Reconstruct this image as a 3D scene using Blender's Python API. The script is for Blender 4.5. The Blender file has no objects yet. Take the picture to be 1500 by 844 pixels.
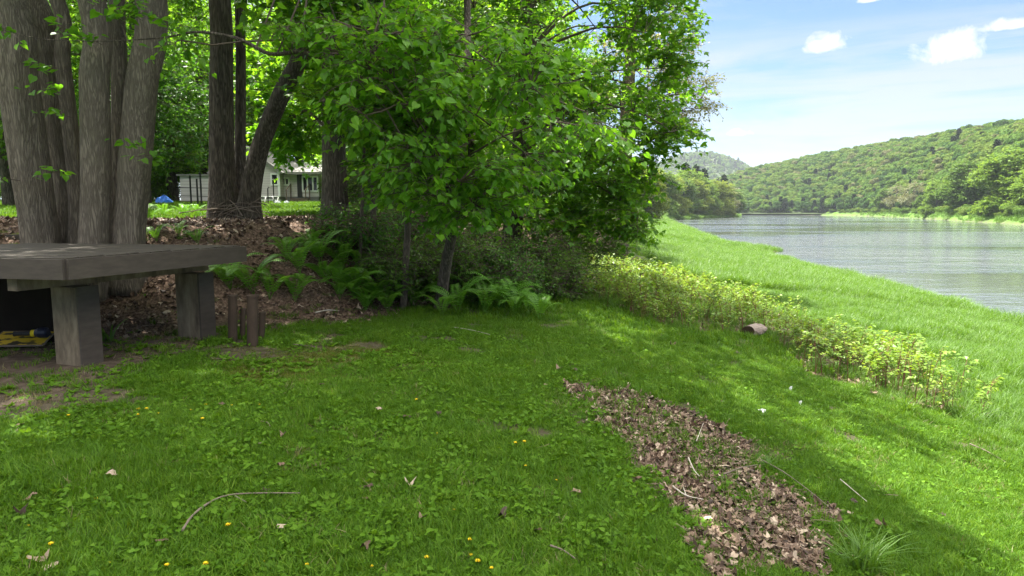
import bpy, math, random
import numpy as np
from mathutils import Vector
R = math.radians
rng = np.random.default_rng(7)
random.seed(7)
C = bpy.context.scene.collection
scene = bpy.context.scene

# ------------------------------------------------------------------ camera model
F = 995.0; PITCH = R(6.54); CAM = np.array([0.0, 0.0, 1.5])
cp, sp = math.cos(PITCH), math.sin(PITCH)
def ray(px, py):
    a = (px-750)/F; b = (422-py)/F
    return np.array([a, cp + sp*b, -sp + cp*b])
def P(px, py, d):
    r = ray(px, py); return CAM + r*(d/r[1])

# ------------------------------------------------------------------ numpy noise
def _hash(ix, iy, s):
    h = np.sin(ix*127.1 + iy*311.7 + s*74.7)*43758.5453
    return h - np.floor(h)
def vnoise(x, y, s=0):
    x = np.asarray(x, float); y = np.asarray(y, float)
    ix = np.floor(x); iy = np.floor(y); fx = x-ix; fy = y-iy
    fx = fx*fx*(3-2*fx); fy = fy*fy*(3-2*fy)
    a = _hash(ix, iy, s); b = _hash(ix+1, iy, s); c = _hash(ix, iy+1, s); d = _hash(ix+1, iy+1, s)
    return (a*(1-fx)+b*fx)*(1-fy) + (c*(1-fx)+d*fx)*fy
def fbm(x, y, o=4, s=0):
    x = np.asarray(x, float); y = np.asarray(y, float)
    t = 0; amp = .5
    for k in range(o):
        t = t + amp*vnoise(x*2**k, y*2**k, s+k*13); amp *= .5
    return t/(1-.5**o)
def sstep(a, b, x):
    t = np.clip((x-a)/(b-a), 0, 1); return t*t*(3-2*t)

# ------------------------------------------------------------------ terrain
WATER = -3.0
SH_Y = np.array([-400, -60, 0, 10, 26, 45, 60, 78, 110, 203, 300, 320, 380, 448, 560, 600, 640, 720])
SH_X = np.array([-60, 8, 16.2, 17.4, 19.6, 22.2, 24.5, 26.5, 32, 48, 66, 73, 110, 147, 188, 186, 120, -300])
def shore_x(y): return np.interp(y, SH_Y, SH_X)
FT_Y = np.array([-100, 0, 6, 9, 13.6, 19.5, 30, 60, 120, 203, 560, 640, 800])
FT_X = np.array([-40, -11, -6, -3.2, -.7, 1.95, 6, 13, 20, 38, 158, 100, -320])
TS = np.array([-.2, .2, .33, .45, .553, .65, .754, .95, 1.15, 3.0])
DS = np.array([700, 660, 630, 600, 440, 282, 205, 150, 118, 45])      # far and right-hand shore of the river
PT = np.array([-60, -6, -2, 0, 1.2, 3, 6, 9, 11.2, 12.4, 13.4, 14.7, 16.5, 19, 24, 60, 400])
PZ = np.array([-5, -4.4, -3.5, -3.02, -2.82, -2.6, -2.25, -1.9, -1.6, -1.4, -1.13, -.88, -.52, -.38, -.3, -.2, -.2])
_tt = np.linspace(-60, 120, 3601); _zz = np.interp(_tt, PT, PZ)
_k = np.hanning(31); _k /= _k.sum(); _zz = np.convolve(np.pad(_zz, 15, mode='edge'), _k, 'valid')
def bank_b(x, y):
    b1 = (np.interp(y, FT_Y, FT_X)-x)*.9
    b2 = (y-10.35+.7*sstep(-4.4, -5.6, x)) + .6
    h = 1.2
    m = np.clip(.5+.5*(b2-b1)/h, 0, 1)
    return b2*(1-m) + b1*m - h*m*(1-m)
def river_far(x, y):
    yy = np.maximum(y, 1.0)
    d = np.where(y > 1, y - np.interp(np.clip(x/yy, -.2, 3.0), TS, DS), x-140.0)
    return np.where((y > 1) & (x/yy > 3.0), x-135.0, d)
def shore_t(x, y):
    return shore_x(y) + (fbm(x*.35, y*.35, 2, 5)-.5)*1.3*sstep(8, 20, y) + 3.4*np.exp(-((y-76)/5.0)**2) - x
def ground_z(x, y):
    x = np.asarray(x, float); y = np.asarray(y, float)
    t = shore_t(x, y)
    z = np.interp(t, _tt, _zz)
    b = bank_b(x, y)
    up = sstep(.6, 3.4, b)*(1.58 + .021*np.clip(y-14, 0, 34))
    z = z + up
    rough = .10*(fbm(x*.5, y*.5, 3, 3)-.5) + .05*(fbm(x*2.1, y*2.1, 3, 9)-.5)
    z = z + rough*sstep(-.5, 1.5, t) + .3*sstep(.9, 2.0, b)*(1-sstep(2.6, 4.4, b))*(fbm(x*1.3, y*1.3, 3, 31)-.5)
    z = z - .10*sstep(7, 10, b)*(fbm(x*.1, y*.1, 2, 1))
    q = river_far(x, y)
    zf = np.where(q > 0, -3.05 + np.minimum(np.maximum(q, 0)*.15, 2.6) + .3*sstep(0, 2, q), -5.0 + 1.95*sstep(-12, 0, q))
    z = np.where(q > -12, np.where(t < 0, np.maximum(zf, np.where(q > 0, -9, z)), z), z)
    return z
def gz(x, y): return float(ground_z(np.array([x]), np.array([y]))[0])
_ds = np.concatenate([np.arange(1.5, 30, .02), np.geomspace(30, 700, 1500)])
def hit(px, py):
    r = ray(px, py); pts = CAM[None] + r[None]*(_ds/r[1])[:, None]
    below = pts[:, 2] <= np.maximum(ground_z(pts[:, 0], pts[:, 1]), -3.0)
    i = int(np.argmax(below)) if below.any() else len(_ds)-1
    p = pts[i].copy(); p[2] = gz(p[0], p[1]); return p
def inpoly(x, y, poly):
    x = np.asarray(x); y = np.asarray(y); ins = np.zeros(x.shape, bool); n = len(poly); j = n-1
    for i in range(n):
        xi, yi = poly[i][:2]; xj, yj = poly[j][:2]
        if yi != yj:
            ins ^= ((yi > y) != (yj > y)) & (x < (xj-xi)*(y-yi)/(yj-yi)+xi)
        j = i
    return ins
PATCH = [hit(*p) for p in [(838,568),(900,572),(985,594),(1050,622),(1098,652),(1108,690),(1150,702),(1200,738),(1224,778),(1215,843),(1120,843),(1040,843),(1003,795),(985,762),(962,704),(930,660),(882,642),(868,604)]]
KNOT_LOW = [(845,440),(900,452),(950,470),(1010,488),(1120,492),(1190,546),(1240,565),(1300,588),(1380,604),(1440,615)]
KNOT_UP = [(1455,600),(1385,566),(1300,525),(1210,486),(1110,452),(1000,424),(900,395),(865,380)]
KNOT = [hit(*p) for p in KNOT_LOW+KNOT_UP]

def masks(x, y):
    """litter, dirt, moss, tall-grass weights of the ground"""
    b = bank_b(x, y); t = shore_t(x, y)
    n = fbm(x*1.1, y*1.1, 4, 21)
    lit = sstep(.35, .9, b+(n-.5)*1.4)*(1-sstep(4.2, 5.6, b+(n-.5)*1.5))*(1-sstep(28, 40, y))
    under = sstep(.1, .5, b+(n-.5)*.8)*(1-sstep(30, 40, y))*sstep(12, 14, y)*(1-sstep(5, 7, b))*sstep(-5, -3, x)
    lit = np.maximum(lit, under*.9)
    px = x + (fbm(x*3, y*3, 4, 8)-.5)*.6; py = y + (fbm(x*3, y*3, 4, 18)-.5)*.6
    patch = inpoly(px, py, PATCH).astype(float)
    knot = inpoly(x+(n-.5)*.5, y+(n-.5)*.5, KNOT).astype(float)
    lit = np.maximum(lit, patch)
    dirt = sstep(-3.3, -4.6, x+.25*(y-8)+(n-.5)*2.0)*sstep(5.2, 6.3, y+(n-.5)*2.4)*(1-sstep(10.8, 11.6, y))
    dirt = np.maximum(dirt, sstep(1.0, .3, np.hypot((x+3.4)/1.2, (y-8.6)/.9)+(n-.5))*.9)
    dirt = np.maximum(dirt, sstep(.60, .72, fbm(x*1.5, y*1.5, 4, 77))*.85*(y < 14))
    moss = sstep(1.0, .2, np.hypot((x+2.5)/1.9, (y-8.3)/1.7)+(n-.5)*1.2)
    tall = sstep(11.2, 10.2, t+(n-.5)*1.2)*sstep(-.4, .3, t)
    return lit, dirt, moss, tall, patch, knot

# ------------------------------------------------------------------ mesh helpers
def mesh_np(name, verts, faces, mats, midx=None, smooth=False, attrs=None):
    """faces: list of int arrays (n,3) or (n,4)"""
    me = bpy.data.meshes.new(name)
    verts = np.asarray(verts, np.float32)
    faces = [np.asarray(f, np.int32) for f in faces if len(f)]
    me.vertices.add(len(verts)); me.vertices.foreach_set('co', verts.ravel())
    nl = sum(f.size for f in faces); npoly = sum(len(f) for f in faces)
    me.loops.add(nl); me.loops.foreach_set('vertex_index', np.concatenate([f.ravel() for f in faces]))
    me.polygons.add(npoly)
    tot = np.concatenate([np.full(len(f), f.shape[1], np.int32) for f in faces])
    st = np.concatenate([[0], np.cumsum(tot)[:-1]]).astype(np.int32)
    me.polygons.foreach_set('loop_start', st)
    if midx is not None: me.polygons.foreach_set('material_index', np.concatenate([np.asarray(m, np.int32) for m in midx if len(m)]))
    me.polygons.foreach_set('use_smooth', np.full(npoly, smooth, bool))
    for m in (mats if isinstance(mats, (list, tuple)) else [mats]): me.materials.append(m)
    me.update(calc_edges=True)
    if attrs:
        for k, v in attrs.items():
            a = me.attributes.new(k, 'FLOAT', 'POINT'); a.data.foreach_set('value', np.asarray(v, np.float32))
    return me
class MB:
    def __init__(s): s.v = []; s.f3 = []; s.f4 = []; s.n = 0
    def add(s, v, f):
        v = np.asarray(v, float).reshape(-1, 3); f = np.asarray(f, int)
        (s.f3 if f.shape[1] == 3 else s.f4).append(f+s.n); s.v.append(v); s.n += len(v)
    def add2(s, v, f3, f4):
        v = np.asarray(v, float).reshape(-1, 3)
        if len(f3): s.f3.append(np.asarray(f3, int)+s.n)
        if len(f4): s.f4.append(np.asarray(f4, int)+s.n)
        s.v.append(v); s.n += len(v)
    def box(s, c, d, rz=0.0, ry=0.0, rx=0.0, taper=1.0):
        x, y, z = np.array(d)/2
        v = np.array([[-x,-y,-z],[x,-y,-z],[x,y,-z],[-x,y,-z],[-x*taper,-y*taper,z],[x*taper,-y*taper,z],[x*taper,y*taper,z],[-x*taper,y*taper,z]])
        cr, sr = math.cos(rx), math.sin(rx); v = v @ np.array([[1,0,0],[0,cr,sr],[0,-sr,cr]])
        cr, sr = math.cos(ry), math.sin(ry); v = v @ np.array([[cr,0,-sr],[0,1,0],[sr,0,cr]])
        cr, sr = math.cos(rz), math.sin(rz); v = v @ np.array([[cr,sr,0],[-sr,cr,0],[0,0,1]])
        s.add(v+np.array(c), [[0,3,2,1],[4,5,6,7],[0,1,5,4],[1,2,6,5],[2,3,7,6],[3,0,4,7]])
    def tube(s, pts, rad, n=8, cap=True, flute=0.0, seed=0):
        pts = np.asarray(pts, float); m = len(pts); rad = np.broadcast_to(np.asarray(rad, float), (m,))
        tan = np.gradient(pts, axis=0); tan /= np.linalg.norm(tan, axis=1)[:, None]+1e-9
        ref = np.array([0,0,1.0]) if abs(tan[0,2]) < .8 else np.array([1.0,0,0])
        u = np.cross(tan, ref); u /= np.linalg.norm(u, axis=1)[:, None]+1e-9
        w = np.cross(tan, u); a = np.linspace(0, 2*np.pi, n, endpoint=False)
        rr = rad[:, None]*np.ones((1, n))
        if flute:
            L = np.concatenate([[0], np.cumsum(np.linalg.norm(np.diff(pts, axis=0), axis=1))])
            ca, sa = np.cos(a)[None]*2.2+seed*7.1, np.sin(a)[None]*2.2
            rr = rr*(1+flute*(2*vnoise(ca+0*L[:, None], sa+L[:, None]*.35, seed)-1)+flute*.5*(2*vnoise(ca*3+0*L[:, None], sa*3+L[:, None]*1.1, seed+3)-1))
        v = pts[:, None]+rr[..., None]*(np.cos(a)[None, :, None]*u[:, None]+np.sin(a)[None, :, None]*w[:, None])
        i = np.arange(m-1)[:, None]*n; j = np.arange(n)[None]; k = (j+1) % n
        f4 = np.stack([i+j, i+k, i+n+k, i+n+j], -1).reshape(-1, 4)
        v = v.reshape(-1, 3); f3 = np.zeros((0, 3), int)
        if cap:
            v = np.vstack([v, pts[0], pts[-1]]); j = np.arange(n); k = (j+1) % n
            f3 = np.vstack([np.stack([np.full(n, m*n), k, j], -1), np.stack([np.full(n, m*n+1), (m-1)*n+j, (m-1)*n+k], -1)])
        s.add2(v, f3, f4)
    def mesh(s, name, mat, smooth=False):
        fs = []
        if s.f3: fs.append(np.vstack(s.f3))
        if s.f4: fs.append(np.vstack(s.f4))
        return mesh_np(name, np.vstack(s.v), fs, mat, smooth=smooth)
    def build(s, name, mat, parent=None, smooth=False):
        return link(name, s.mesh(name, mat, smooth), parent)
def link(name, me, parent=None, loc=None):
    o = bpy.data.objects.new(name, me); C.objects.link(o)
    if parent is not None:
        o.parent = parent; o.matrix_parent_inverse = parent.matrix_basis.inverted() if loc is None else o.matrix_parent_inverse
    if loc is not None: o.location = loc
    return o
def tag(o, label=None, cat=None, group=None, kind=None):
    if label: o['label'] = label
    if cat: o['category'] = cat
    if group: o['group'] = group
    if kind: o['kind'] = kind
    return o
def empty(name, loc, label, cat, group=None, rz=0.0, sc=1.0):
    o = bpy.data.objects.new(name, None); C.objects.link(o); o.location = [float(q) for q in loc]; o.rotation_euler = (0, 0, rz)
    o.scale = (sc,)*3; o.empty_display_size = .1
    return tag(o, label, cat, group)
def copy_tree(o, loc, rz, sc, label=None, parent=None):
    c = o.copy(); C.objects.link(c)
    if parent is not None: c.parent = parent
    else:
        c.location = [float(q) for q in loc]; c.rotation_euler = (0, 0, rz); c.scale = (sc,)*3 if np.isscalar(sc) else sc
        if label: c['label'] = label
    for ch in list(o.children): copy_tree(ch, None, 0, 1, parent=c)
    return c
def smooth_poly(pts, n):
    """Catmull-Rom through rows of pts (any width)"""
    p = np.asarray(pts, float); m = len(p)
    if m == 2: return p[0]+(p[1]-p[0])*np.linspace(0, 1, n)[:, None]
    q = np.vstack([2*p[0]-p[1], p, 2*p[-1]-p[-2]])
    t = np.linspace(0, m-1-1e-6, n); i = t.astype(int); f = (t-i)[:, None]
    a, b, c, d = q[i], q[i+1], q[i+2], q[i+3]
    return .5*((2*b)+(-a+c)*f+(2*a-5*b+4*c-d)*f**2+(-a+3*b-3*c+d)*f**3)

# ------------------------------------------------------------------ materials
def new_mat(name):
    m = bpy.data.materials.new(name); m.use_nodes = True; nt = m.node_tree; nt.nodes.clear()
    return m, nt, nt.nodes, nt.links
def ramp(N, cols, pos=None, interp='LINEAR'):
    r = N.new('ShaderNodeValToRGB'); r.color_ramp.interpolation = interp; e = r.color_ramp.elements
    pos = pos or [i/(len(cols)-1) for i in range(len(cols))]
    while len(e) < len(cols): e.new(.5)
    for k, (c, p) in enumerate(zip(cols, pos)): e[k].position = p; e[k].color = (*c, 1)
    return r
def leaf_mat(name, cols, trans=.45, gain=1.25, rough=.42, inst=False, spec=.35):
    m, nt, N, L = new_mat(name)
    g = N.new('ShaderNodeNewGeometry'); src = g.outputs['Random Per Island']
    if inst:
        oi = N.new('ShaderNodeObjectInfo'); a = N.new('ShaderNodeMath'); a.operation = 'MULTIPLY_ADD'; a.inputs[1].default_value = .45
        b = N.new('ShaderNodeMath'); b.operation = 'MULTIPLY'; b.inputs[1].default_value = .55
        L.new(oi.outputs['Random'], b.inputs[0]); L.new(src, a.inputs[0]); L.new(b.outputs[0], a.inputs[2]); src = a.outputs[0]
    r = ramp(N, cols); L.new(src, r.inputs[0])
    p = N.new('ShaderNodeBsdfPrincipled'); p.inputs['Roughness'].default_value = rough; p.inputs['Specular IOR Level'].default_value = spec
    t = N.new('ShaderNodeBsdfTranslucent'); mx = N.new('ShaderNodeMixShader'); mx.inputs[0].default_value = trans
    h = N.new('ShaderNodeMixRGB'); h.blend_type = 'MULTIPLY'; h.inputs[0].default_value = 1; h.inputs[2].default_value = (gain*1.12, gain, gain*.6, 1)
    L.new(r.outputs[0], p.inputs['Base Color']); L.new(r.outputs[0], h.inputs[1]); L.new(h.outputs[0], t.inputs['Color'])
    L.new(p.outputs[0], mx.inputs[1]); L.new(t.outputs[0], mx.inputs[2])
    o = N.new('ShaderNodeOutputMaterial'); L.new(mx.outputs[0], o.inputs['Surface']); return m
def noise_mat(name, cols, scale=(8,8,8), rough=.85, bump=.3, bdist=.01, detail=6, pos=None, spec=.3, nscale=1.0, distort=0.0):
    m, nt, N, L = new_mat(name)
    tc = N.new('ShaderNodeTexCoord'); mp = N.new('ShaderNodeMapping'); mp.inputs['Scale'].default_value = scale
    L.new(tc.outputs['Object'], mp.inputs[0])
    n = N.new('ShaderNodeTexNoise'); n.inputs['Scale'].default_value = nscale; n.inputs['Detail'].default_value = detail; n.inputs['Roughness'].default_value = .65; n.inputs['Distortion'].default_value = distort
    L.new(mp.outputs[0], n.inputs['Vector'])
    r = ramp(N, cols, pos); L.new(n.outputs['Fac'], r.inputs[0])
    p = N.new('ShaderNodeBsdfPrincipled'); p.inputs['Roughness'].default_value = rough; p.inputs['Specular IOR Level'].default_value = spec
    L.new(r.outputs[0], p.inputs['Base Color'])
    if bump:
        b = N.new('ShaderNodeBump'); b.inputs['Strength'].default_value = bump; b.inputs['Distance'].default_value = bdist
        L.new(n.outputs['Fac'], b.inputs['Height']); L.new(b.outputs[0], p.inputs['Normal'])
    o = N.new('ShaderNodeOutputMaterial'); L.new(p.outputs[0], o.inputs['Surface']); return m
def bark_mat(name, ridge, furrow, lichen, xy=15.0, zz=2.2, bump=.6, bd=.03):
    m, nt, N, L = new_mat(name)
    tc = N.new('ShaderNodeTexCoord'); mp = N.new('ShaderNodeMapping'); mp.inputs['Scale'].default_value = (xy, xy, zz)
    L.new(tc.outputs['Object'], mp.inputs[0])
    wn = N.new('ShaderNodeTexNoise'); wn.inputs['Scale'].default_value = 1.0; wn.inputs['Detail'].default_value = 2.5; wn.inputs['Roughness'].default_value = .5; wn.inputs['Distortion'].default_value = .5
    L.new(mp.outputs[0], wn.inputs['Vector']); ad = mp
    s1 = N.new('ShaderNodeMath'); s1.operation = 'SUBTRACT'; s1.inputs[1].default_value = .5; L.new(wn.outputs['Fac'], s1.inputs[0])
    s2 = N.new('ShaderNodeMath'); s2.operation = 'ABSOLUTE'; L.new(s1.outputs[0], s2.inputs[0])
    r0 = ramp(N, [(0,0,0),(1,1,1)], [.0, .13]); L.new(s2.outputs[0], r0.inputs[0])
    n2 = N.new('ShaderNodeTexNoise'); n2.inputs['Scale'].default_value = 2.5; n2.inputs['Detail'].default_value = 8; L.new(ad.outputs[0], n2.inputs['Vector'])
    n3 = N.new('ShaderNodeTexNoise'); n3.inputs['Scale'].default_value = 1.1; n3.inputs['Detail'].default_value = 5; L.new(tc.outputs['Object'], n3.inputs['Vector'])
    mulv = N.new('ShaderNodeMath'); mulv.operation = 'MULTIPLY_ADD'; mulv.inputs[1].default_value = .55; L.new(n2.outputs['Fac'], mulv.inputs[0]); L.new(r0.outputs[0], mulv.inputs[2])
    rc = ramp(N, [furrow, tuple(.5*(a+b) for a, b in zip(furrow, ridge)), ridge], [.2, .75, 1.35 if False else 1.0]); 
    sc = N.new('ShaderNodeMath'); sc.operation = 'MULTIPLY'; sc.inputs[1].default_value = .72; L.new(mulv.outputs[0], sc.inputs[0]); L.new(sc.outputs[0], rc.inputs[0])
    rl = ramp(N, [(0,0,0),(1,1,1)], [.56, .72]); L.new(n3.outputs['Fac'], rl.inputs[0])
    lm = N.new('ShaderNodeMath'); lm.operation = 'MULTIPLY'; lm.inputs[1].default_value = .55; L.new(rl.outputs[0], lm.inputs[0])
    mx = N.new('ShaderNodeMixRGB'); mx.inputs[2].default_value = (*lichen, 1); L.new(lm.outputs[0], mx.inputs[0]); L.new(rc.outputs[0], mx.inputs[1])
    p = N.new('ShaderNodeBsdfPrincipled'); p.inputs['Roughness'].default_value = .9; p.inputs['Specular IOR Level'].default_value = .2
    L.new(mx.outputs[0], p.inputs['Base Color'])
    b = N.new('ShaderNodeBump'); b.inputs['Strength'].default_value = bump; b.inputs['Distance'].default_value = bd
    L.new(mulv.outputs[0], b.inputs['Height']); L.new(b.outputs[0], p.inputs['Normal'])
    o = N.new('ShaderNodeOutputMaterial'); L.new(p.outputs[0], o.inputs['Surface']); return m

M = {}
M['bark'] = bark_mat('grey_bark', (.20,.168,.13), (.09,.075,.058), (.16,.145,.10), xy=32, zz=3.2, bd=.03)
M['bark_dark'] = bark_mat('dark_bark', (.14,.115,.09), (.045,.036,.028), (.11,.10,.07), xy=25, zz=3.0)
M['bark_thin'] = bark_mat('smooth_bark', (.13,.105,.08), (.055,.045,.035), (.10,.105,.07), xy=30, zz=6, bump=.4, bd=.01)
M['twig'] = noise_mat('twig_bark', [(.05,.035,.025),(.13,.10,.075)], scale=(20,20,20))
M['maple'] = leaf_mat('maple_leaf', [(.05,.145,.007),(.075,.20,.010),(.11,.255,.014),(.16,.31,.02)], trans=.55, gain=1.6)
M['linden'] = leaf_mat('linden_leaf', [(.07,.19,.012),(.095,.25,.015),(.14,.31,.02)], trans=.55, gain=1.5)
M['elm'] = leaf_mat('elm_leaf', [(.03,.11,.01),(.05,.15,.012),(.085,.21,.018)], trans=.5)
M['pale_leaf'] = leaf_mat('young_leaf', [(.13,.15,.05),(.17,.20,.06),(.22,.22,.09)], trans=.4)
M['wood_leaf'] = leaf_mat('woodland_leaf', [(.055,.15,.01),(.09,.21,.014),(.15,.29,.022)], trans=.55, gain=1.6)
M['shrub_leaf'] = leaf_mat('shrub_leaf', [(.045,.11,.012),(.065,.15,.016),(.10,.20,.022)], trans=.5, gain=1.5)
M['fern'] = leaf_mat('fern_frond', [(.08,.22,.018),(.12,.28,.024)], trans=.45, inst=True)
M['grass'] = leaf_mat('lawn_blade', [(.042,.105,.005),(.065,.155,.008),(.095,.20,.010),(.15,.235,.022)], trans=.4, inst=True, rough=.55, spec=.2)
M['grass_dry'] = leaf_mat('dry_blade', [(.14,.13,.05),(.22,.19,.09)], trans=.3, inst=True)
M['tall_grass'] = leaf_mat('tall_blade', [(.055,.135,.010),(.082,.18,.014),(.125,.23,.025)], trans=.4, inst=True, rough=.45)
M['weed'] = leaf_mat('weed_leaf', [(.06,.145,.008),(.09,.195,.012),(.135,.255,.02)], trans=.4, inst=True, spec=.12, rough=.55)
M['moss'] = leaf_mat('moss_tuft', [(.085,.105,.009),(.13,.145,.013)], trans=.2, inst=True)
M['knot_leaf'] = leaf_mat('knotweed_leaf', [(.11,.22,.02),(.17,.285,.03),(.25,.35,.05)], trans=.45, inst=True)
M['knot_stem'] = noise_mat('knotweed_stem', [(.10,.05,.03),(.20,.10,.055)], scale=(30,30,10), bump=0)
M['dead_stem'] = noise_mat('dead_stem', [(.16,.11,.08),(.33,.25,.19)], scale=(10,10,10), bump=0)
def litter_mat():
    m, nt, N, L = new_mat('dead_leaf'); oi = N.new('ShaderNodeObjectInfo')
    r = ramp(N, [(.035,.021,.013),(.08,.048,.031),(.15,.095,.063),(.25,.175,.12),(.44,.35,.26)], [0,.28,.58,.84,1]); L.new(oi.outputs['Random'], r.inputs[0])
    p = N.new('ShaderNodeBsdfPrincipled'); p.inputs['Roughness'].default_value = .6; p.inputs['Specular IOR Level'].default_value = .3; L.new(r.outputs[0], p.inputs['Base Color'])
    o = N.new('ShaderNodeOutputMaterial'); L.new(p.outputs[0], o.inputs['Surface']); return m
M['litter'] = litter_mat()
M['deck_wood'] = noise_mat('weathered_deck_board', [(.018,.015,.012),(.05,.042,.032),(.095,.08,.05)], scale=(2,7,3), nscale=3, bump=.6, bdist=.012, detail=9)
M['deck_paint'] = noise_mat('brown_stained_board', [(.045,.036,.029),(.058,.046,.037),(.07,.056,.045),(.09,.073,.058)], scale=(2.5,2.5,11), nscale=1.6, rough=.75, bump=.2, bdist=.004, detail=9, pos=[.25,.45,.62,.82])
M['post_wood'] = noise_mat('weathered_post', [(.06,.045,.032),(.14,.11,.075),(.22,.18,.125)], scale=(7,7,2.2), pos=[.3,.5,.68], bump=.5, bdist=.008)
M['rust'] = noise_mat('rusty_pipe', [(.026,.018,.012),(.05,.033,.022),(.09,.06,.04)], scale=(14,14,5), rough=.8, bump=.3, bdist=.004)
M['stick'] = noise_mat('dry_stick', [(.09,.07,.052),(.23,.185,.145)], scale=(14,14,14), bump=.3, bdist=.004)
M['pale_stick'] = noise_mat('bleached_stick', [(.35,.30,.24),(.55,.50,.42)], scale=(20,20,20), bump=0)
M['log_top'] = noise_mat('weathered_log', [(.10,.075,.06),(.24,.19,.16),(.36,.31,.27)], scale=(4,14,14), bump=.7, bdist=.02)
M['log_end'] = noise_mat('dark_cut_wood', [(.05,.03,.02),(.12,.075,.05)], scale=(18,18,18), bump=.4)
M['feather'] = noise_mat('white_fluff', [(.65,.65,.62),(.85,.85,.82)], scale=(20,20,20), bump=0)
M['dandelion'] = noise_mat('yellow_petals', [(.75,.5,.01),(.85,.68,.03)], scale=(60,60,60), bump=0)
M['siding_roof'] = noise_mat('roof_shingle', [(.13,.125,.12),(.23,.22,.21)], scale=(3,3,9), bump=.2)
M['white_paint'] = noise_mat('white_paint', [(.72,.72,.70),(.8,.8,.79)], scale=(2,2,2), bump=0, rough=.5)
M['dark_iron'] = noise_mat('dark_iron', [(.015,.015,.016),(.035,.032,.03)], scale=(9,9,9), bump=0, rough=.55)
M['shade_black'] = noise_mat('dark_shadow_board', [(.012,.010,.008),(.025,.02,.016)], scale=(5,5,5), bump=0, spec=.05)  # near-black colour standing in for the shade under the deck
M['concrete'] = noise_mat('foundation_block', [(.16,.155,.15),(.26,.25,.24)], scale=(4,4,4), bump=.2)
M['blue_tarp'] = noise_mat('blue_tarp', [(.005,.03,.16),(.02,.13,.50),(.10,.32,.75)], scale=(1.5,1.5,2.5), bump=.6, bdist=.1, rough=.4)
M['grey_tarp'] = noise_mat('grey_sheet', [(.35,.36,.38),(.6,.62,.65)], scale=(2,2,2), bump=.5, bdist=.1)
M['old_wood'] = noise_mat('old_wood', [(.08,.06,.045),(.17,.13,.10)], scale=(5,5,5), bump=.2)
def siding_mat(name, c0, c1, board=.16):
    m, nt, N, L = new_mat(name); tc = N.new('ShaderNodeTexCoord'); sx = N.new('ShaderNodeSeparateXYZ'); L.new(tc.outputs['Object'], sx.inputs[0])
    d = N.new('ShaderNodeMath'); d.operation = 'DIVIDE'; d.inputs[1].default_value = board; L.new(sx.outputs['Z'], d.inputs[0])
    fr = N.new('ShaderNodeMath'); fr.operation = 'FRACT'; L.new(d.outputs[0], fr.inputs[0])
    r = ramp(N, [tuple(.45*q for q in c0), c0, c1], [0, .12, 1]); L.new(fr.outputs[0], r.inputs[0])
    p = N.new('ShaderNodeBsdfPrincipled'); p.inputs['Roughness'].default_value = .6; L.new(r.outputs[0], p.inputs['Base Color'])
    b = N.new('ShaderNodeBump'); b.inputs['Strength'].default_value = .6; b.inputs['Distance'].default_value = .02; b.invert = True; L.new(fr.outputs[0], b.inputs['Height']); L.new(b.outputs[0], p.inputs['Normal'])
    o = N.new('ShaderNodeOutputMaterial'); L.new(p.outputs[0], o.inputs['Surface']); return m
M['siding'] = siding_mat('grey_siding', (.47,.425,.425), (.53,.48,.48))
M['siding_shed'] = siding_mat('shed_siding', (.41,.37,.37), (.47,.43,.43), .2)
def glass_mat():
    m, nt, N, L = new_mat('window_glass'); p = N.new('ShaderNodeBsdfPrincipled'); p.inputs['Base Color'].default_value = (.02,.022,.025,1); p.inputs['Roughness'].default_value = .06
    o = N.new('ShaderNodeOutputMaterial'); L.new(p.outputs[0], o.inputs['Surface']); return m
M['glass'] = glass_mat()
def sign_mat():
    m, nt, N, L = new_mat('worn_yellow_board'); tc = N.new('ShaderNodeTexCoord'); mp = N.new('ShaderNodeMapping'); mp.inputs['Scale'].default_value = (3.2, 6, 3)
    L.new(tc.outputs['Object'], mp.inputs[0]); n = N.new('ShaderNodeTexNoise'); n.inputs['Scale'].default_value = 1.6; n.inputs['Detail'].default_value = 5; L.new(mp.outputs[0], n.inputs[0])
    r = ramp(N, [(.02,.018,.012),(.03,.025,.012),(.50,.34,.012),(.62,.46,.02)], [0,.44,.48,1]); L.new(n.outputs['Fac'], r.inputs[0])
    p = N.new('ShaderNodeBsdfPrincipled'); p.inputs['Roughness'].default_value = .6; L.new(r.outputs[0], p.inputs['Base Color'])
    o = N.new('ShaderNodeOutputMaterial'); L.new(p.outputs[0], o.inputs['Surface']); return m
M['sign'] = sign_mat()

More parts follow.
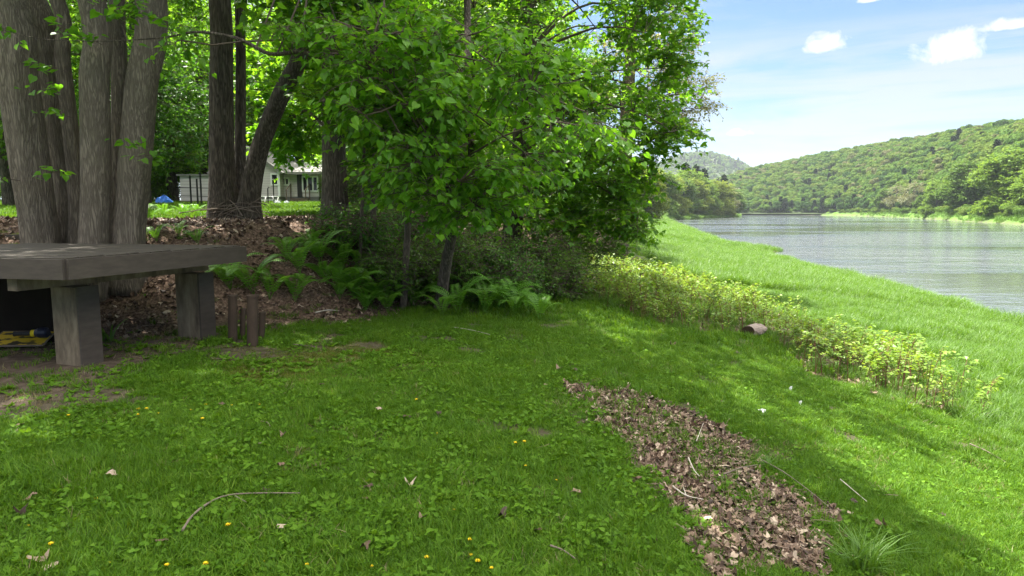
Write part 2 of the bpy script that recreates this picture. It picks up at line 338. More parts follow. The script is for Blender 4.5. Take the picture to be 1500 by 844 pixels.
# ------------------------------------------------------------------ ground sheet
def ground_mat():
    m, nt, N, L = new_mat('ground_soil_and_turf')
    tc = N.new('ShaderNodeTexCoord')
    def at(n):
        a = N.new('ShaderNodeAttribute'); a.attribute_name = n; return a.outputs['Fac']
    def noise(s, d=6):
        n = N.new('ShaderNodeTexNoise'); n.inputs['Scale'].default_value = s; n.inputs['Detail'].default_value = d; L.new(tc.outputs['Object'], n.inputs['Vector']); return n.outputs['Fac']
    def mix(f, a, b):
        x = N.new('ShaderNodeMixRGB'); L.new(f, x.inputs[0]); L.new(a, x.inputs[1]); L.new(b, x.inputs[2]); return x.outputs[0]
    def rp(f, cols, pos=None):
        r = ramp(N, cols, pos); L.new(f, r.inputs[0]); return r.outputs[0]
    turf = rp(noise(7), [(.035,.03,.014),(.03,.055,.010),(.04,.085,.012),(.06,.11,.016)], [.2,.4,.6,.85])
    lit = rp(noise(24, 8), [(.03,.02,.013),(.09,.058,.04),(.17,.115,.082),(.30,.21,.16)], [.25,.45,.6,.8])
    dirt = rp(noise(9, 8), [(.035,.026,.018),(.075,.056,.040),(.13,.10,.075)], [.25,.5,.8])
    moss = rp(noise(14, 6), [(.045,.06,.010),(.09,.12,.013),(.13,.16,.02)], [.3,.55,.8])
    far = rp(noise(.7, 6), [(.05,.10,.015),(.075,.15,.02),(.11,.19,.03)], [.3,.5,.7])
    mud = rp(noise(3, 6), [(.06,.05,.035),(.14,.12,.09)], [.3,.7])
    c = mix(at('far'), turf, far); c = mix(at('moss'), c, moss); c = mix(at('dirt'), c, dirt); c = mix(at('litter'), c, lit); c = mix(at('mud'), c, mud)
    p = N.new('ShaderNodeBsdfPrincipled'); p.inputs['Roughness'].default_value = .95; p.inputs['Specular IOR Level'].default_value = .15
    L.new(c, p.inputs['Base Color'])
    b = N.new('ShaderNodeBump'); b.inputs['Strength'].default_value = .7; b.inputs['Distance'].default_value = .02; L.new(noise(30, 8), b.inputs['Height']); L.new(b.outputs[0], p.inputs['Normal'])
    o = N.new('ShaderNodeOutputMaterial'); L.new(p.outputs[0], o.inputs['Surface']); return m
def build_ground():
    rad = np.concatenate([[0.0], np.geomspace(.5, 4200, 420)])
    a1 = np.arange(-46, 46, .25); a2 = np.arange(46, 314, 3.0); ang = np.radians(np.concatenate([a1, a2])); n = len(ang)
    rr, aa = np.meshgrid(rad[1:], ang, indexing='ij')
    x = rr*np.sin(aa); y = rr*np.cos(aa)
    z = ground_z(x, y)
    dist = np.hypot(x, y)
    z = np.where(dist > 900, np.maximum(z, -1.5), z)
    v = np.stack([x, y, z], -1).reshape(-1, 3); v = np.vstack([v, [0, 0, gz(0, 0)]])
    m = len(rad)-1; i = np.arange(m-1)[:, None]*n; j = np.arange(n)[None]; k = (j+1) % n
    f4 = np.stack([i+j, i+n+j, i+n+k, i+k], -1).reshape(-1, 4)
    f3 = np.stack([np.full(n, m*n), np.arange(n), (np.arange(n)+1) % n], -1)
    X, Y, Z = v.T
    lit, dirt, moss, tall, patch, knot = masks(X, Y)
    mud = sstep(-2.55, -2.95, Z)*(np.hypot(X, Y) < 700)
    me = mesh_np('ground', v, [f4, f3], ground_mat(), smooth=True, attrs={'litter': np.maximum(lit, knot*.8), 'dirt': dirt, 'moss': moss*.8, 'far': np.maximum(tall, sstep(30, 60, np.hypot(X, Y))), 'mud': mud*.9})
    o = link('ground', me); tag(o, 'sloping grass and leaf covered ground falling to the river', kind='structure'); return o
build_ground()

# ------------------------------------------------------------------ water
def water_mat():
    m, nt, N, L = new_mat('river_water'); tc = N.new('ShaderNodeTexCoord')
    def noise(sc, s, d=3, rz=0.0, dist=0.0):
        mp = N.new('ShaderNodeMapping'); mp.inputs['Scale'].default_value = sc; mp.inputs['Rotation'].default_value = (0, 0, rz); L.new(tc.outputs['Object'], mp.inputs[0])
        n = N.new('ShaderNodeTexNoise'); n.inputs['Scale'].default_value = s; n.inputs['Detail'].default_value = d; n.inputs['Distortion'].default_value = dist; L.new(mp.outputs[0], n.inputs[0]); return n.outputs['Fac']
    small = noise((.55, 1.3, 1), 2.2, 5, R(-12), .6)
    mid = noise((.4, 1.0, 1), .85, 4, R(-16), .5); bigw = noise((.35, 1.0, 1), .22, 3, R(-20), .4)
    zone = noise((.035, .10, 1), .35, 3, R(14), .5)
    rz = ramp(N, [(.05,)*3, (.45,)*3, (1,)*3], [.41, .5, .58]); L.new(zone, rz.inputs[0])
    ad = N.new('ShaderNodeMath'); ad.operation = 'MULTIPLY_ADD'; ad.inputs[1].default_value = 2.0; L.new(mid, ad.inputs[0]); L.new(small, ad.inputs[2]); ad2 = N.new('ShaderNodeMath'); ad2.operation = 'MULTIPLY_ADD'; ad2.inputs[1].default_value = 3.0; L.new(bigw, ad2.inputs[0]); L.new(ad.outputs[0], ad2.inputs[2]); ad = ad2
    b = N.new('ShaderNodeBump'); b.inputs['Distance'].default_value = .3; L.new(ad.outputs[0], b.inputs['Height'])
    ms = N.new('ShaderNodeMath'); ms.operation = 'MULTIPLY'; ms.inputs[1].default_value = .65; L.new(rz.outputs[0], ms.inputs[0]); L.new(ms.outputs[0], b.inputs['Strength'])
    p = N.new('ShaderNodeBsdfPrincipled'); p.inputs['Base Color'].default_value = (.075,.085,.083,1); p.inputs['Roughness'].default_value = .05; p.inputs['IOR'].default_value = 1.45
    L.new(b.outputs[0], p.inputs['Normal'])
    o = N.new('ShaderNodeOutputMaterial'); L.new(p.outputs[0], o.inputs['Surface']); return m
w = MB(); w.add([[-700,-700,WATER],[1500,-700,WATER],[1500,1500,WATER],[-700,1500,WATER]], [[0,1,2,3]])
tag(w.build('water', water_mat()), 'wide rippled grey river between wooded banks', kind='structure')

# ------------------------------------------------------------------ hills
HT = np.array([.24, .306, .352, .452, .553, .653, .754, .955, 1.2, 1.6])
HF = np.array([672, 642, 630, 608, 470, 345, 268, 195, 150, 110])
HC = np.array([1080, 1000, 950, 850, 750, 600, 480, 400, 360, 330])
HH = np.array([24, 40, 50, 63, 67, 62, 56, 58, 60, 60])-1.0
def hill_pt(t, v):
    f = np.interp(t, HT, HF); c = np.interp(t, HT, HC); h = np.interp(t, HT, HH)
    d = f+(c-f)*v; x = t*d
    prof = np.where(v < 1, np.sin(np.clip(v, 0, 1)*np.pi/2)**1.15, 1-.35*(v-1)**2)
    z = -1.6+(h+1.6)*prof + (fbm(x*.012, d*.012, 3, 4)-.5)*9*np.clip(v*2, 0, 1)*np.where(v > .8, .4, 1)
    return np.stack([x, d, z], -1)
M['hill'] = noise_mat('wooded_hill_floor', [(.03,.05,.012),(.05,.08,.02)], scale=(.05,.05,.05), bump=0)
def grid_obj(name, fn, us, vs, label):
    U, V = np.meshgrid(us, vs, indexing='ij'); v = fn(U, V).reshape(-1, 3); nu, nv = U.shape
    i = np.arange(nu-1)[:, None]*nv; j = np.arange(nv-1)[None]
    f = np.stack([i+j, i+nv+j, i+nv+j+1, i+j+1], -1).reshape(-1, 4)
    return tag(link(name, mesh_np(name, v, [f[:, ::-1]], M['hill'], smooth=True)), label, kind='structure')
grid_obj('hill', hill_pt, np.linspace(.24, 1.6, 90), np.linspace(-.03, 1.7, 40), 'long wooded hillside rising behind the far bank')
def far_hill_pt(t, v):
    d = 1500+900*v; x = t*d
    top = 155*np.exp(-((t-.285)/.10)**2)+105*np.exp(-((t-.02)/.22)**2)+60*np.exp(-((t-.6)/.2)**2)
    z = -2+top*np.where(v < 1, np.sin(np.clip(v, 0, 1)*np.pi/2), 1-.3*(v-1)**2)+(fbm(x*.006, d*.006, 3, 14)-.5)*14*np.clip(v*2, 0, 1)
    return np.stack([x, d, z], -1)
grid_obj('far_hill', far_hill_pt, np.linspace(-.5, .75, 70), np.linspace(0, 1.5, 30), 'hazy blue green hill beyond the bend of the river')

# ------------------------------------------------------------------ leaves and crowns
T_LEAF = (np.array([[0,0,0],[.34,.42,.07],[0,1,-.10],[-.34,.42,.07]]), np.array([[0,1,2],[0,2,3]]))
T_MAPLE = (np.array([[0,0,0],[.30,.12,.05],[.58,.50,.0],[.24,.56,.05],[0,1.05,-.10],[-.24,.56,.05],[-.58,.50,0],[-.30,.12,.05],[0,.42,-.02]]),
           np.array([[0,1,8],[1,2,8],[2,3,8],[3,4,8],[4,5,8],[5,6,8],[6,7,8],[7,0,8]]))
T_HEART = (np.array([[0,.06,0],[.26,-.05,.05],[.46,.16,.07],[.44,.48,.05],[.2,.82,0],[0,1.12,-.10],[-.2,.82,0],[-.44,.48,.05],[-.46,.16,.07],[-.26,-.05,.05],[0,.5,-.03]]),
           np.array([[k, (k+1) % 10, 10] for k in range(10)]))
T_QUAD = (np.array([[-.5,0,.0],[.5,0,.05],[.42,.9,-.08],[-.4,1.0,.06]]), np.array([[0,1,2],[0,2,3]]))
def unit(v): return v/(np.linalg.norm(v, axis=-1, keepdims=True)+1e-9)
def leaf_cloud(mb, pos, dr, nm, size, tmpl):
    tv, tf = tmpl; n = len(pos); k = len(tv)
    dr = unit(dr); rt = unit(np.cross(dr, nm)); nn = np.cross(rt, dr)
    v = pos[:, None]+size[:, None, None]*(tv[None, :, 0:1]*rt[:, None]+tv[None, :, 1:2]*dr[:, None]+tv[None, :, 2:3]*nn[:, None])
    f = (np.arange(n)[:, None, None]*k+tf[None]).reshape(-1, tf.shape[1])
    mb.add(v.reshape(-1, 3), f)
def rand_in(rs, c, r, n, lo=.0):
    d = unit(rs.normal(size=(n, 3))); q = (lo**3+(1-lo**3)*rs.random(n))**(1/3)
    return np.asarray(c)+d*q[:, None]*np.asarray(r)
def crown(stems, ells, n_limb, n_tip, twigs, per_twig, lsize, tmpl, seed, twig_len=.55, limb_r=.06, lo=.45, attach=(.45, 1.0), droop=.25, flat=.35, minz=None):
    """limbs from the stems to the ellipsoids; sub-branches; twigs; leaves. returns MB branches, MB leaves"""
    rs = np.random.default_rng(seed); br = MB(); lf = MB()
    wts = np.array([e[2] for e in ells], float); wts /= wts.sum()
    nodes = []; nrad = []
    for k in range(n_limb):
        e = ells[rs.choice(len(ells), p=wts)]; end = rand_in(rs, e[0], np.array(e[1])*.75, 1)[0]
        st = stems[rs.integers(len(stems))]; st = np.asarray(st); lo_i = int(attach[0]*(len(st)-1)); hi_i = int(attach[1]*(len(st)-1))
        cand = st[lo_i:hi_i+1]; cand = cand[cand[:, 2] < end[2]+.6] if (cand[:, 2] < end[2]+.6).any() else cand[:1]
        dd = np.linalg.norm(cand[:, :3]-end, axis=1)+rs.random(len(cand))*1.5; a = cand[np.argmin(dd)]
        p0 = a[:3]; L = np.linalg.norm(end-p0); mid = p0+(end-p0)*.5+np.array([0, 0, .16*L])+rs.normal(size=3)*.06*L
        pts = smooth_poly([p0, mid, end], 12); pts += np.cumsum(rs.normal(size=pts.shape)*.012*L, axis=0)*np.linspace(0, 1, 12)[:, None]
        r0 = min(a[3]*.5, limb_r*(.5+.5*min(L/4, 1.5))); rad = np.linspace(r0, .012, 12)
        br.tube(pts, rad, 6, cap=False); nodes.append(pts[2:]); nrad.append(rad[2:])
    for st in stems:
        st = np.asarray(st); q = st[int(attach[0]*(len(st)-1)):]; nodes.append(q[:, :3]); nrad.append(q[:, 3])
    nodes = np.vstack(nodes); nrad = np.concatenate(nrad)
    tips = []
    for e, w_ in zip(ells, wts): tips.append(rand_in(rs, e[0], e[1], max(1, int(round(n_tip*w_))), lo))
    tips = np.vstack(tips)
    if minz is not None: tips = tips[tips[:, 2] > minz]
    LP = []; LD = []; LN = []; LS = []
    for tp in tips:
        d2 = np.linalg.norm(nodes-tp, axis=1)+np.maximum(0, nodes[:, 2]-tp[2])*.7; i = int(np.argmin(d2)); p0 = nodes[i]; L = np.linalg.norm(tp-p0)
        if L < .05: continue
        mid = .5*(p0+tp)+np.array([0, 0, .10*L])+rs.normal(size=3)*.05*L
        pts = smooth_poly([p0, mid, tp], 7); br.tube(pts, np.linspace(min(nrad[i]*.7, .012+.008*L), .005, 7), 4, cap=False)
        out = unit(tp-p0)
        for q in range(twigs):
            u = .35+.65*rs.random()**.6; a = pts[min(6, int(u*6+.5))]
            dv = out*.6+rs.normal(size=3)*np.array([.8, .8, flat]); dv = unit(dv); ln = twig_len*(.5+.8*rs.random())
            e = a+dv*ln-np.array([0, 0, droop*ln*.5]); m_ = a+dv*ln*.55
            tw = smooth_poly([a, m_, e], 4); br.tube(tw, [.005, .004, .003, .002], 3, cap=False)
            n_ = per_twig; s = (np.arange(n_)+rs.random(n_))/n_; s = .15+.85*s
            pos = a+(e-a)*s[:, None]+rs.normal(size=(n_, 3))*.035
            side = unit(np.cross(dv, [0, 0, 1]))*np.where(np.arange(n_) % 2, 1, -1)[:, None]
            dr = dv*.7+side*(.7+.3*rs.random((n_, 1)))+rs.normal(size=(n_, 3))*.35-np.array([0, 0, droop+.35*rs.random()])
            nm = np.array([0, 0, 1.0])+rs.normal(size=(n_, 3))*.42
            LP.append(pos); LD.append(dr); LN.append(nm); LS.append(lsize*(.6+.7*rs.random(n_)))
    leaf_cloud(lf, np.vstack(LP), np.vstack(LD), np.vstack(LN), np.concatenate(LS), tmpl)
    return br, lf
def stem_px(rows, d0=None, ext=None, n=40):
    """rows (px, py, depth, width_px) -> smooth array (x,y,z,r); ext: extra world rows"""
    w_ = []
    for (px, py, d, wd) in rows:
        p = P(px, py, d); w_.append([*p, wd/2*d/F*math.cos(math.atan((px-750)/F))*.86])
    for e in (ext or []): w_.append(list(e))
    return smooth_poly(w_, n)
def make_tree(name, label, cat, stems, ells, barkm, leafm, group=None, base=None, n_side=20, flute=.10, **kw):
    base = stems[0][0][:3] if base is None else base
    e = empty(name, base, label, cat, group); bpy.context.view_layer.update()
    inv = np.asarray(base, float)
    for k, st in enumerate(stems):
        mb = MB(); q = np.asarray(st).copy(); q[:, :3] -= inv; r = q[:, 3].copy()
        mb.tube(q[:, :3], r, n_side, flute=flute, seed=k+kw.get('seed', 0)); o = link('trunk', mb.mesh('trunk', barkm, True)); o.parent = e
    if ells:
        br, lf = crown(stems, ells, **kw)
        for m_, nm, mt in ((br, 'branches', M['twig'] if barkm is not M['bark_thin'] else M['bark_thin']), (lf, 'crown', leafm)):
            m_.v = [a-inv for a in m_.v]; o = link(nm, m_.mesh(nm, mt, nm == 'branches')); o.parent = e
    return e

# ---- the clump of big trunks rising behind the deck
A0 = gz(-7.2, 11.0)
def deck_stem(rows, ext): return stem_px(rows, ext=ext, n=46)
def trunk_base(px, d, wd):
    p = P(px, 353, d); return (px, 308+(1.5-(gz(p[0], d)-.15))/d*F*1.0, d, wd)
stA = deck_stem([trunk_base(63, 10.9, 92), (60, 350, 10.9, 70), (45, 250, 10.8, 70), (26, 120, 10.7, 68), (5, 0, 10.6, 64)], [(-9.2, 10.2, 7.2, .28), (-10.2, 9.6, 10.5, .17), (-10.6, 9.2, 13.5, .06)])
stA2 = deck_stem([trunk_base(82, 11.5, 70), (98, 300, 11.6, 50), (86, 200, 11.6, 52), (62, 60, 11.5, 54), (46, 0, 11.5, 52)], [(-9.4, 12.0, 7.6, .24), (-10.4, 12.6, 11, .13), (-10.7, 12.8, 13.5, .05)])
stA3 = deck_stem([trunk_base(118, 11.3, 46), (115, 310, 11.3, 32), (108, 230, 11.3, 28), (92, 90, 11.2, 27), (84, 0, 11.2, 27)], [(-8.2, 11.0, 7.5, .12), (-8.8, 10.6, 10.5, .07), (-9, 10.4, 12, .03)])
make_tree('tree', 'leftmost grey furrowed tree leaning left behind the brown deck, several stems', 'tree', [stA, stA2, stA3],
          [((-9.8, 9.0, 12.5), (4.2, 5.0, 3.6), 1.0), ((-10, 13.5, 11.5), (4, 4, 3.5), .8), ((-12, 11, 9), (3.5, 4, 2.2), .4)], M['bark'], M['maple'], n_side=36,
          n_limb=22, n_tip=250, twigs=6, per_twig=6, lsize=.20, tmpl=T_MAPLE, seed=11, twig_len=.8, attach=(.6, 1), minz=6.8)
stB = deck_stem([trunk_base(135, 10.7, 74), (138, 350, 10.7, 58), (141, 260, 10.7, 53), (139, 120, 10.6, 51), (135, 0, 10.6, 49)], [(-6.6, 9.6, 8.0, .22), (-6.4, 9.0, 11.2, .13), (-6.3, 8.6, 14, .04)])
stB2 = deck_stem([trunk_base(188, 10.9, 72), (190, 350, 10.9, 53), (196, 270, 10.9, 54), (207, 130, 10.8, 54), (222, 0, 10.8, 54)], [(-5.3, 10.0, 8.0, .24), (-4.7, 9.6, 11.2, .13), (-4.4, 9.4, 14, .04)])
stB3 = deck_stem([trunk_base(176, 11.3, 44), (176, 300, 11.3, 40), (176, 180, 11.3, 30), (174, 80, 11.4, 28), (172, 0, 11.4, 27)], [(-6.6, 12.2, 8, .12), (-6.7, 12.8, 11, .06), (-6.8, 13, 12.5, .03)])
make_tree('tree', 'grey furrowed tree with straight stems rising just behind the middle of the deck', 'tree', [stB, stB2, stB3],
          [((-6.0, 7.0, 12.6), (4.4, 4.6, 3.6), 1.0), ((-4.2, 10.5, 12.4), (3.8, 4, 3.4), .9), ((-3.0, 8.6, 11.4), (2.6, 2.8, 2.2), .6), ((-4.4, 7.5, 9.4), (3.0, 3.2, 1.9), .4)], M['bark'], M['maple'], n_side=36,
          n_limb=26, n_tip=330, twigs=6, per_twig=6, lsize=.20, tmpl=T_MAPLE, seed=12, twig_len=.8, attach=(.6, 1), minz=6.6)

def sprigs(tree, spots, lsz, seed):
    rs = np.random.default_rng(seed); b0 = np.array(tree.location)
    for (px, py, d) in spots:
        p = P(px, py, d)-b0; mb = MB(); LP = []; LD = []
        for t_ in range(3):
            a = rs.random()*6.28; e_ = p+np.array([.3*math.cos(a), -.15-.15*rs.random(), .05*rs.normal()]); mb.tube([p+[0, .35, -.03], p, e_], [.005, .004, .002], 4)
            for u in np.linspace(.2, 1, 5): LP.append(p+(e_-p)*u+rs.normal(size=3)*.03); LD.append([rs.normal(), rs.normal()-.3, -.3+.2*rs.normal()])
        lf = MB(); leaf_cloud(lf, np.array(LP), np.array(LD), np.array([0, 0, 1.])+rs.normal(size=(len(LP), 3))*.4, lsz*(.7+.6*rs.random(len(LP))), T_HEART)
        o = link('foliage', lf.mesh('foliage', M['linden'])); o.parent = tree; q = link('twig', mb.mesh('twig', M['twig'])); q.parent = o
trees_ = [o for o in bpy.data.objects if o.type == 'EMPTY' and o.name.startswith('tree')]
sprigs(trees_[0], [(85, 100, 10.3), (72, 133, 10.3), (84, 165, 10.4), (88, 252, 10.4), (12, 262, 10.3)], .10, 1)
sprigs(trees_[1], [(205, 212, 10.2), (222, 228, 10.3), (190, 18, 10.2), (130, 55, 10.2)], .10, 2)
# ---- forked tree on the bank, and the dark trunk beside it
g2 = 14.0
p2 = P(338, 312, g2); z2 = gz(p2[0], g2)
def foot_py(px, d): p = P(px, 310, d); return 308+(1.5-gz(p[0], d)+.15)/d*F
st2 = stem_px([(332, foot_py(332, g2), g2, 70), (329, 296, g2, 55), (326, 250, g2, 43), (324, 130, g2, 39), (322, 0, g2, 37)], ext=[(-6.0, 14.0, 9, .22), (-6.2, 14, 13, .08)])
st2b = stem_px([(350, foot_py(350, 14.3), 14.3, 34), (351, 280, 14.3, 24), (352, 200, 14.4, 18), (351, 0, 14.4, 17)], ext=[(-5.8, 14.8, 10, .09), (-5.8, 15, 13, .03)])
st2c = stem_px([(362, foot_py(362, 13.9), 13.9, 60), (366, 285, 13.9, 38), (382, 215, 13.8, 31), (412, 140, 13.7, 29), (442, 80, 13.6, 28), (462, 0, 13.5, 28)], ext=[(-3.5, 13.2, 8.5, .14), (-3.0, 13, 11.5, .05)])
make_tree('tree', 'dark forked tree on the leafy bank with one stem leaning right, brush at its foot', 'tree', [st2, st2b, st2c],
          [((-6.0, 14.5, 11.5), (3.6, 3.6, 3.0), 1.0), ((-3.2, 12.0, 10.8), (2.8, 2.8, 2.2), .8), ((-3.4, 12.6, 5.6), (1.6, 1.4, 1.0), .35)], M['bark_dark'], M['maple'], n_side=28,
          n_limb=22, n_tip=330, twigs=6, per_twig=6, lsize=.19, tmpl=T_MAPLE, seed=13, twig_len=.7, attach=(.5, 1))
def E(px, py, d, rx, ry, rz, w): return (tuple(P(px, py, d)), (rx, ry, rz), w)
st3 = stem_px([(492, foot_py(492, 17), 17, 62), (491, 295, 17, 44), (489, 200, 17, 38), (486, 80, 17, 34), (484, 0, 17, 32)], ext=[(-4.6, 17, 10, .16), (-4.6, 17, 13, .05)])
make_tree('tree', 'straight dark trunk beside the lawn edge, right of the grey house', 'tree', [st3],
          [((-4.4, 17.5, 9.5), (3.2, 3.2, 3.8), 1.0), ((-3.2, 17, 5.2), (2.2, 2, 1.6), .55), ((-5.6, 18.5, 4.9), (1.6, 1.6, 1.0), .3), E(425, 195, 18.5, 1.0, .9, .4, .15)], M['bark_dark'], M['maple'], n_side=20,
          n_limb=22, n_tip=330, twigs=6, per_twig=6, lsize=.18, tmpl=T_MAPLE, seed=14, twig_len=.7, attach=(.25, 1))

# ---- the thicket over the bank
def simple_stem(px, d, py_top, wd, lean_px=0, wtop=.5, ext=None, n=24, mid=None):
    rows = [(px, foot_py(px, d), d, wd*1.25), (px+lean_px*.12, foot_py(px, d)-22, d, wd)]
    if mid: rows += mid
    rows.append((px+lean_px, py_top, d, wd*wtop)); return stem_px(rows, ext=ext, n=n)
s4 = simple_stem(640, 12.7, 0, 22, 44, .5, mid=[(652, 395, 12.6, 19), (664, 335, 12.3, 16), (668, 300, 12.0, 15), (690, 235, 11.8, 12), (686, 150, 11.8, 10)], ext=[(-.8, 12, 6.6, .055), (-.7, 11.6, 9.0, .03)], n=40)
s4b = stem_px([(668, 310, 11.9, 12), (700, 290, 11.6, 10), (738, 255, 11.2, 7), (770, 225, 10.8, 5)], n=16)
s4d = stem_px([(560, 80, 9.9, 6), (470, 84, 10.0, 7), (440, 76, 10.0, 7), (395, 79, 10.0, 6.5), (350, 57, 10.0, 6), (290, 47, 10.0, 4.5), (240, 55, 10.0, 3), (160, 60, 9.9, 2), (70, 58, 9.8, 1.6), (10, 46, 9.8, 1)], n=40)
s4c = stem_px([(668, 300, 11.9, 11), (640, 240, 11.2, 8), (600, 150, 10.4, 7), (545, 60, 9.8, 5)], n=16)
make_tree('tree', 'leaning dark linden at the lawn edge with large heart shaped leaves', 'tree', [s4, s4b, s4c, s4d],
          [E(590, 130, 9.6, 1.0, 1.0, .8, .8), E(690, 110, 9.8, 1.0, 1.0, .8, .7), E(545, 50, 9.8, 1.1, 1.0, .6, .6), E(765, 110, 9.8, .7, .7, .5, .4), E(640, 250, 9.8, .9, .8, .6, .5), E(760, 265, 10.2, .7, .6, .4, .35), E(690, 300, 10.4, .7, .6, .3, .25), E(460, 60, 10.2, .8, .8, .4, .22), E(262, 55, 10, .28, .3, .14, .05), E(190, 22, 10, .25, .2, .08, .03), E(20, 46, 9.8, .2, .2, .06, .025), E(90, 40, 9.8, .2, .2, .06, .02), E(840, 200, 11.2, .8, .8, .5, .3),
           ((-1.4, 11, 8.6), (1.8, 2.0, 1.5), .9)], M['bark_dark'], M['linden'], n_side=14,
          n_limb=34, n_tip=285, twigs=5, per_twig=5, lsize=.105, tmpl=T_HEART, seed=27, twig_len=.45, attach=(.2, 1), droop=.55, limb_r=.024)
s5 = simple_stem(742, 17.5, 60, 34, 30, .6, ext=[(.2, 17.2, 8.5, .12), (.4, 16.2, 11, .05)], n=30)
make_tree('tree', 'broad full maple overhanging the knotweed, its crown ending against the sky', 'tree', [s5],
          [E(850, 190, 17.5, 2.3, 2.4, 1.7, 1.2), E(890, 250, 17.8, 1.35, 1.8, .9, .7), E(890, 325, 17.3, 1.1, 1.4, .4, .4), E(970, 110, 18.4, .95, 1.6, 1.6, .42), E(850, 40, 17.5, 2.7, 2.4, 1.9, 1.1), E(960, 20, 17.8, 1.2, 1.8, 1.5, .55), E(800, -120, 17.5, 3.0, 2.6, 2.0, .7), E(780, 290, 17.0, 1.5, 1.6, 1.0, .6),
           E(985, 200, 17.2, .85, .9, .32, .2), ((.0, 14.4, 10.6), (2.1, 2.6, 1.8), .6)], M['bark_dark'], M['maple'], n_side=16,
          n_limb=40, n_tip=500, twigs=7, per_twig=6, lsize=.142, tmpl=T_MAPLE, seed=22, twig_len=.6, attach=(.15, 1), limb_r=.05)
s6 = simple_stem(543, 13.3, 80, 12, 8, .6, ext=[(-2.75, 13.2, 6.9, .04)])
make_tree('tree', 'slender straight sapling with pale bark rising from the ferns', 'tree', [s6],
          [E(560, 120, 12, 1.3, 1.2, 1.2, 1), E(540, 20, 12.2, 1.6, 1.4, 1.0, .8), E(600, 250, 12, .9, .8, .5, .35)], M['bark_thin'], M['maple'], n_side=12,
          n_limb=10, n_tip=110, twigs=6, per_twig=6, lsize=.14, tmpl=T_MAPLE, seed=23, twig_len=.5, attach=(.45, 1))
s7 = simple_stem(526, 13.1, 150, 7, 10, .6, ext=None)
make_tree('tree', 'thinnest sapling leaning close beside the straight pale sapling', 'tree', [s7],
          [E(520, 150, 12, 1.0, 1.0, .7, 1)], M['bark_thin'], M['maple'], n_side=10, n_limb=6, n_tip=40, twigs=6, per_twig=6, lsize=.13, tmpl=T_MAPLE, seed=24, twig_len=.45, attach=(.5, 1))
s8 = simple_stem(590, 12.6, 285, 13, 10, .8)
s8b = stem_px([(599, 292, 12.6, 11), (630, 230, 12.3, 8), (650, 150, 11.8, 6)], n=16); s8c = stem_px([(598, 290, 12.6, 10), (600, 210, 12.2, 8), (590, 110, 11.4, 6)], n=16)
make_tree('tree', 'small crooked tree forking low into several limbs above the ferns', 'tree', [s8, s8b, s8c],
          [E(640, 200, 11.6, 1.2, 1.1, .8, 1), E(590, 120, 11.4, 1.1, 1.1, .8, .8), E(700, 300, 11.5, .9, .8, .45, .4)], M['bark_thin'], M['maple'], n_side=12,
          n_limb=12, n_tip=110, twigs=6, per_twig=6, lsize=.13, tmpl=T_MAPLE, seed=25, twig_len=.45, attach=(.3, 1))
# pale, thin-leaved tree behind
s9 = simple_stem(905, 27, 60, 30, 20, .6, ext=[(4.9, 27, 9.5, .10)])
make_tree('tree', 'sparse pale leaved tree showing beyond the right edge of the big maple', 'tree', [s9],
          [E(1000, 140, 27, 1.6, 1.6, 1.3, 1), E(930, 110, 27, 2.4, 2, 2.2, .9), E(985, 50, 27, 1.4, 1.5, 1.2, .6)], M['bark_thin'], M['pale_leaf'], n_side=12,
          n_limb=20, n_tip=260, twigs=5, per_twig=5, lsize=.11, tmpl=T_LEAF, seed=26, twig_len=.6, attach=(.3, 1))
# ---- low shrubs in the thicket and brush tangle
def shrub(label, px, d, rx, rz, seed, leafm, lsz=.07, n_tip=90, per=5, twl=.35, group='shrubs under the thicket'):
    p = P(px, 400, d); p[2] = gz(p[0], d); rs = np.random.default_rng(seed)
    sts = []
    for k in range(9):
        a = rs.random()*6.28; q = np.array([math.cos(a), math.sin(a), 0])*rx*rs.random()
        sts.append(smooth_poly([[p[0]+q[0]*.2, p[1]+q[1]*.2, p[2]-.05, .014], [p[0]+q[0]*.6, p[1]+q[1]*.6, p[2]+rz*.8, .01], [p[0]+q[0]*1.2, p[1]+q[1]*1.2, p[2]+rz*1.5, .004]], 12))
    e = empty('shrub', p, label, 'shrub', group); br, lf = crown(sts, [((p[0], p[1], p[2]+rz), (rx, rx*.9, rz), 1)], 10, int(n_tip*1.35), 5, per, lsz, T_LEAF, seed, twig_len=twl, limb_r=.012, lo=.2, attach=(.1, 1))
    for st in sts: br.tube(st[:, :3], st[:, 3], 5, cap=False)
    for m_, nm, mt in ((br, 'stems', M['twig']), (lf, 'foliage', leafm)):
        m_.v = [a-p for a in m_.v]; o = link(nm, m_.mesh(nm, mt)); o.parent = e
    return e
